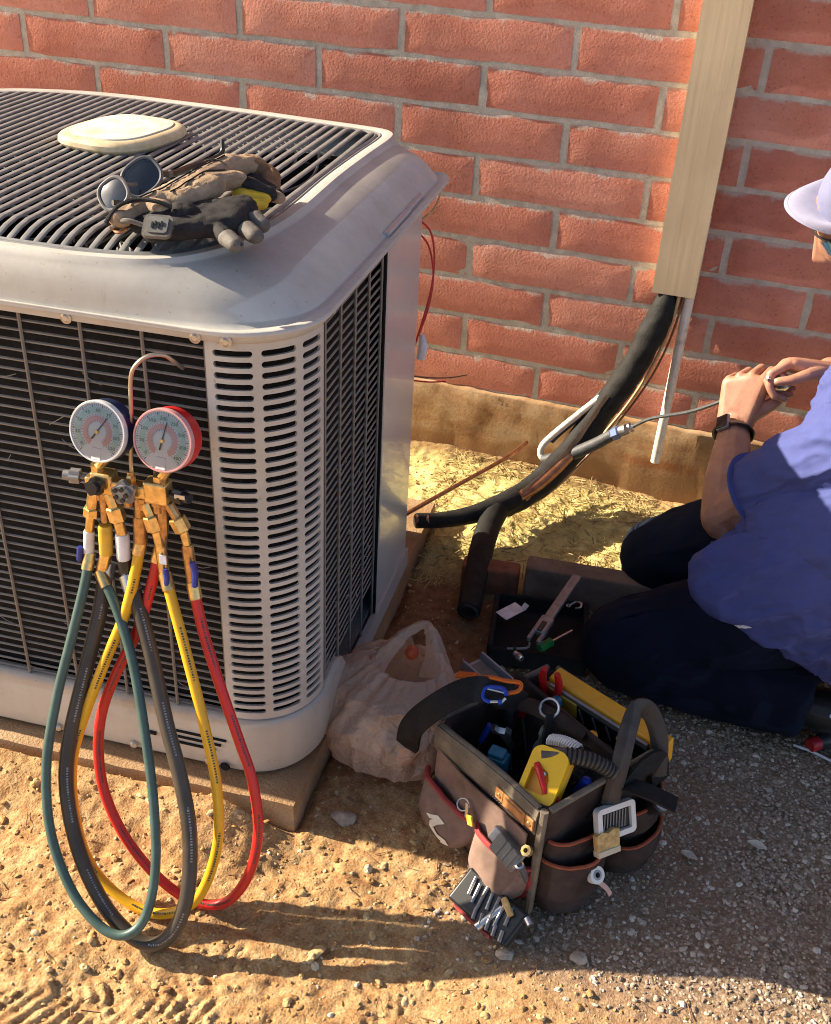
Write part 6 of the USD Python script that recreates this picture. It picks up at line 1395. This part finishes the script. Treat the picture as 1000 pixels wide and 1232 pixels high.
# ================================================================== gravel, clods and litter
def stone(seed, flat=.7):
    s = trimesh.creation.icosphere(1, 1.0); r_ = np.random.default_rng(seed)
    n = meshkit.fbm(s.vertices*1.3+seed*3.1, 2, seed)
    V = s.vertices*(.35+1.3*n[:, None]); V[:, 2] *= flat; V[:, 0] *= r_.uniform(.9, 1.5)
    return trimesh.Trimesh(V, s.faces, process=False)
def stone_mat(name, cols):
    return usdkit.material(stage, '/World/Looks/'+name, {'oi': ('object_info', {}), 'tc': ('texture_coordinate', {}), 'n': ('noise_texture', {'scale': 2.5, 'detail': 4.0}), 'nr': ('rgb_ramp', {'ramp': [(.3, (.7, .68, .66)), (.7, (1.1, 1.1, 1.1))]}), 'r': ('rgb_ramp', {'ramp': cols}),
        'm': ('mix', {'mix_type': 'multiply', 'fac': .8}), 'p': ('principled_bsdf', {'roughness': .9, 'specular_ior_level': .2})},
        [('oi.random', 'r.fac'), ('tc.object', 'n.vector'), ('n.fac', 'nr.fac'), ('r.color', 'm.color1'), ('nr.color', 'm.color2'), ('m.color', 'p.base_color')], surface='p.BSDF')
M_gs = stone_mat('gravel_stone', [(0, (.22, .16, .11)), (.3, (.35, .265, .19)), (.6, (.47, .37, .28)), (.85, (.58, .48, .38)), (1, (.74, .66, .55))])
M_cl = stone_mat('dirt_clod', [(0, (.33, .17, .07)), (.4, (.47, .29, .12)), (.75, (.55, .39, .19)), (.94, (.56, .45, .28)), (1, (.64, .57, .44))])
def scatter(name, label, protos, mt, P, S, seed):
    r_ = np.random.default_rng(seed)
    pi = UsdGeom.PointInstancer.Define(stage, '/World/'+name)
    rel = pi.CreatePrototypesRel()
    for i, me in enumerate(protos):
        g = usdkit.mesh(stage, f'/World/{name}/piece_{i:03d}' if i else f'/World/{name}/piece', me, mt, smooth=False); rel.AddTarget(g.GetPath())
    n = len(P)
    pi.CreateProtoIndicesAttr(Vt.IntArray.FromNumpy(r_.integers(0, len(protos), n).astype(np.int32)))
    pi.CreatePositionsAttr(Vt.Vec3fArray.FromNumpy(P.astype(np.float32)))
    pi.CreateScalesAttr(Vt.Vec3fArray.FromNumpy(np.repeat(S[:, None], 3, 1).astype(np.float32)))
    a = r_.uniform(0, 2*math.pi, n); t = r_.normal(0, .35, n)
    q = np.stack([np.cos(a/2)*np.cos(t/2), np.sin(t/2)*np.cos(a/2), np.sin(t/2)*np.sin(a/2), np.sin(a/2)*np.cos(t/2)], 1)
    pi.CreateOrientationsAttr(Vt.QuathArray([Gf.Quath(float(w[0]), float(w[1]), float(w[2]), float(w[3])) for w in q]))
    setd(pi.GetPrim(), kind='stuff', label=label)
stones = [stone(s, f_) for s, f_ in ((1, .7), (2, .6), (3, .8), (4, .55))]
r7 = np.random.default_rng(77)
N = 90000
X = r7.uniform(.3, 2.45, N); Y = r7.uniform(-2.1, -.02, N)
gm_ = ss(1.28, 1.60, X+(fb(X, Y, 3.2, 3, 5)-.5)*.5)*ss(-.45, -.75, Y)*ss(-1.60, -1.44, Y+(fb(X, Y, 3.2, 3, 5)-.5)*.3)
U7, V7 = X*math.cos(TH)+Y*math.sin(TH), Y*math.cos(TH)-X*math.sin(TH)
onpad = (U7 < 1.045) & (V7 > -1.475) & (V7 < -.43)
keep = (r7.random(N) < gm_*.80) & ~onpad
xg, yg = X[keep], Y[keep]
sz = np.clip(r7.lognormal(-6.25, .42, len(xg)), .0010, .0068)
zg_ = ground_z(xg, yg)
scatter('gravel', 'loose grey and brown gravel around the tool bag', stones, M_gs, np.stack([xg, yg, zg_+sz*.15], 1), sz, 5)
shade_soil_ = (X > 1.1) & (X < 1.5) & (Y > -1.2)  # fewer clods over the soil that carries the painted shade
keep = (r7.random(N) < (1-gm_)*np.where(shade_soil_, .08, .26)) & ~onpad & (Y < -.40+.3*(X < 1.1))
xc, yc = X[keep], Y[keep]
sz = np.clip(r7.lognormal(-6.35, .58, len(xc)), .0010, .011)*np.where(yc > -1.35, .8, 1.0)
scatter('dirt_clods', 'crumbs and small stones on the reddish dirt', stones, M_cl, np.stack([xc, yc, ground_z(xc, yc)+sz*.1], 1), sz, 6)
# dry straw litter along the footing
M_straw = pm('dry_straw', (.62, .52, .22), .85, var=.3, vs=6, col2=(.44, .30, .12))
M_twig = pm('brown_twig', (.20, .11, .06), .9, var=.3, vs=30)
def litter(n, seed, x0, x1, y0, y1, l0, l1, w_, sel=None):
    r_ = np.random.default_rng(seed); out = []
    x = r_.uniform(x0, x1, n); y = r_.uniform(y0, y1, n)
    if sel is not None: k_ = sel(x, y); x, y = x[k_], y[k_]
    z = ground_z(x, y); n = len(x)
    l = r_.uniform(l0, l1, n); a = r_.uniform(0, math.pi, n); t = r_.normal(0, .22, n); w = w_*r_.uniform(.6, 1.3, n)
    d = np.stack([np.cos(a)*np.cos(t), np.sin(a)*np.cos(t), np.sin(t)], 1)*l[:, None]/2; s_ = np.stack([-np.sin(a), np.cos(a), 0*a], 1)*w[:, None]
    up_ = np.stack([0*a, 0*a, w], 1)
    c = np.stack([x, y, z+w*1.2+np.abs(np.sin(t))*l*.35], 1)
    V = np.stack([c-d-s_, c-d+s_, c-d+up_, c+d-s_*.6, c+d+s_*.6, c+d+up_*.6], 1).reshape(-1, 3)
    base = (np.arange(n)*6)[:, None, None]
    F = np.array([[0, 3, 2], [2, 3, 5], [1, 2, 4], [2, 5, 4], [0, 1, 3], [1, 4, 3]])[None]+base
    return trimesh.Trimesh(V, F.reshape(-1, 3), process=False)
sel = lambda x, y: (fb(x, y, 7, 3, 8) > .42) | (y > -.1)
st = litter(6500, 21, 1.02, 2.4, -.62, -.03, .010, .046, .0010, lambda x, y: (fb(x, y, 6, 3, 8) > .40) & (y > -.66+.1*fb(x, y, 4, 2, 3)))
single('dry_straw', st, M_straw, 'dry yellow straw litter lying along the footing', None, False, kind='stuff')
tw = litter(420, 22, 1.02, 2.3, -.55, -.02, .012, .055, .0013, lambda x, y: y > -.55)
tw2 = litter(420, 23, .6, 2.4, -2.0, -.9, .010, .035, .0010, lambda x, y: (x > 1.16) | (y < -1.45))
single('twigs', cat([tw, tw2]), M_twig, 'small brown twigs and debris scattered on the soil', None, False, kind='stuff')
for nm, pts, r_, lab in (('dry_stick', [(1.115, -.205, .055), (1.145, -.185, .062), (1.175, -.165, .060)], .0028, 'pale dry stick lying near the footing below the copper tube'),
                         ('dry_stick', [(1.205, -1.30, .012), (1.235, -1.318, .016), (1.262, -1.322, .010)], .0022, 'dark thin stick lying in front of the plastic bag')):
    single(nm, tube(pts, [r_, r_*.8, r_*.5], 6, smooth_n=3), M_straw if 'pale' in lab else M_twig, lab, 'stick', group='dry sticks on the ground')
def leaf(x, y, a, l, lab, mt):
    u, v = np.meshgrid(np.linspace(0, 1, 9), np.linspace(-1, 1, 5), indexing='ij')
    wv = .26*l*np.sin(np.clip(u, .02, .98)*math.pi)**.8
    P = np.stack([(u-.5)*l, v*wv, .004+.10*l*(v**2)+.05*l*np.sin(u*3)], -1)
    R = np.array([[math.cos(a), -math.sin(a), 0], [math.sin(a), math.cos(a), 0], [0, 0, 1]])
    single('dry_leaf', xf(solid(P, .0006), R, (x, y, gz(x, y)+.003)), mt, lab, 'leaf', 40, group='dry leaves on the gravel')
M_leaf = pm('bleached_leaf', (.60, .53, .42), .8, var=.2, vs=60)
leaf(1.795, -1.215, -.35, .030, 'pale curled leaf on the gravel right of the tool bag', M_leaf)
leaf(1.905, -1.150, -.2, .034, 'long narrow pale leaf on the gravel near the right edge', M_leaf)
for (x, y, s_, lab) in ((1.655, -1.475, .011, 'grey rounded pebble in front of the bag pockets'), (1.215, -1.345, .016, 'tan pebble at the edge of the shadow before the plastic bag'), (1.545, -1.505, .010, 'pale stone below the black bit holder')):
    q = stone(int(x*100), .7); q.apply_scale(s_); single('pebble', xf(q.subdivide(), None, (x, y, gz(x, y)+s_*.3)), pm('pebble_%d' % int(x*1000), (.42, .34, .26), .85, var=.25, vs=80), lab, 'pebble', 40, group='larger pebbles near the bag')
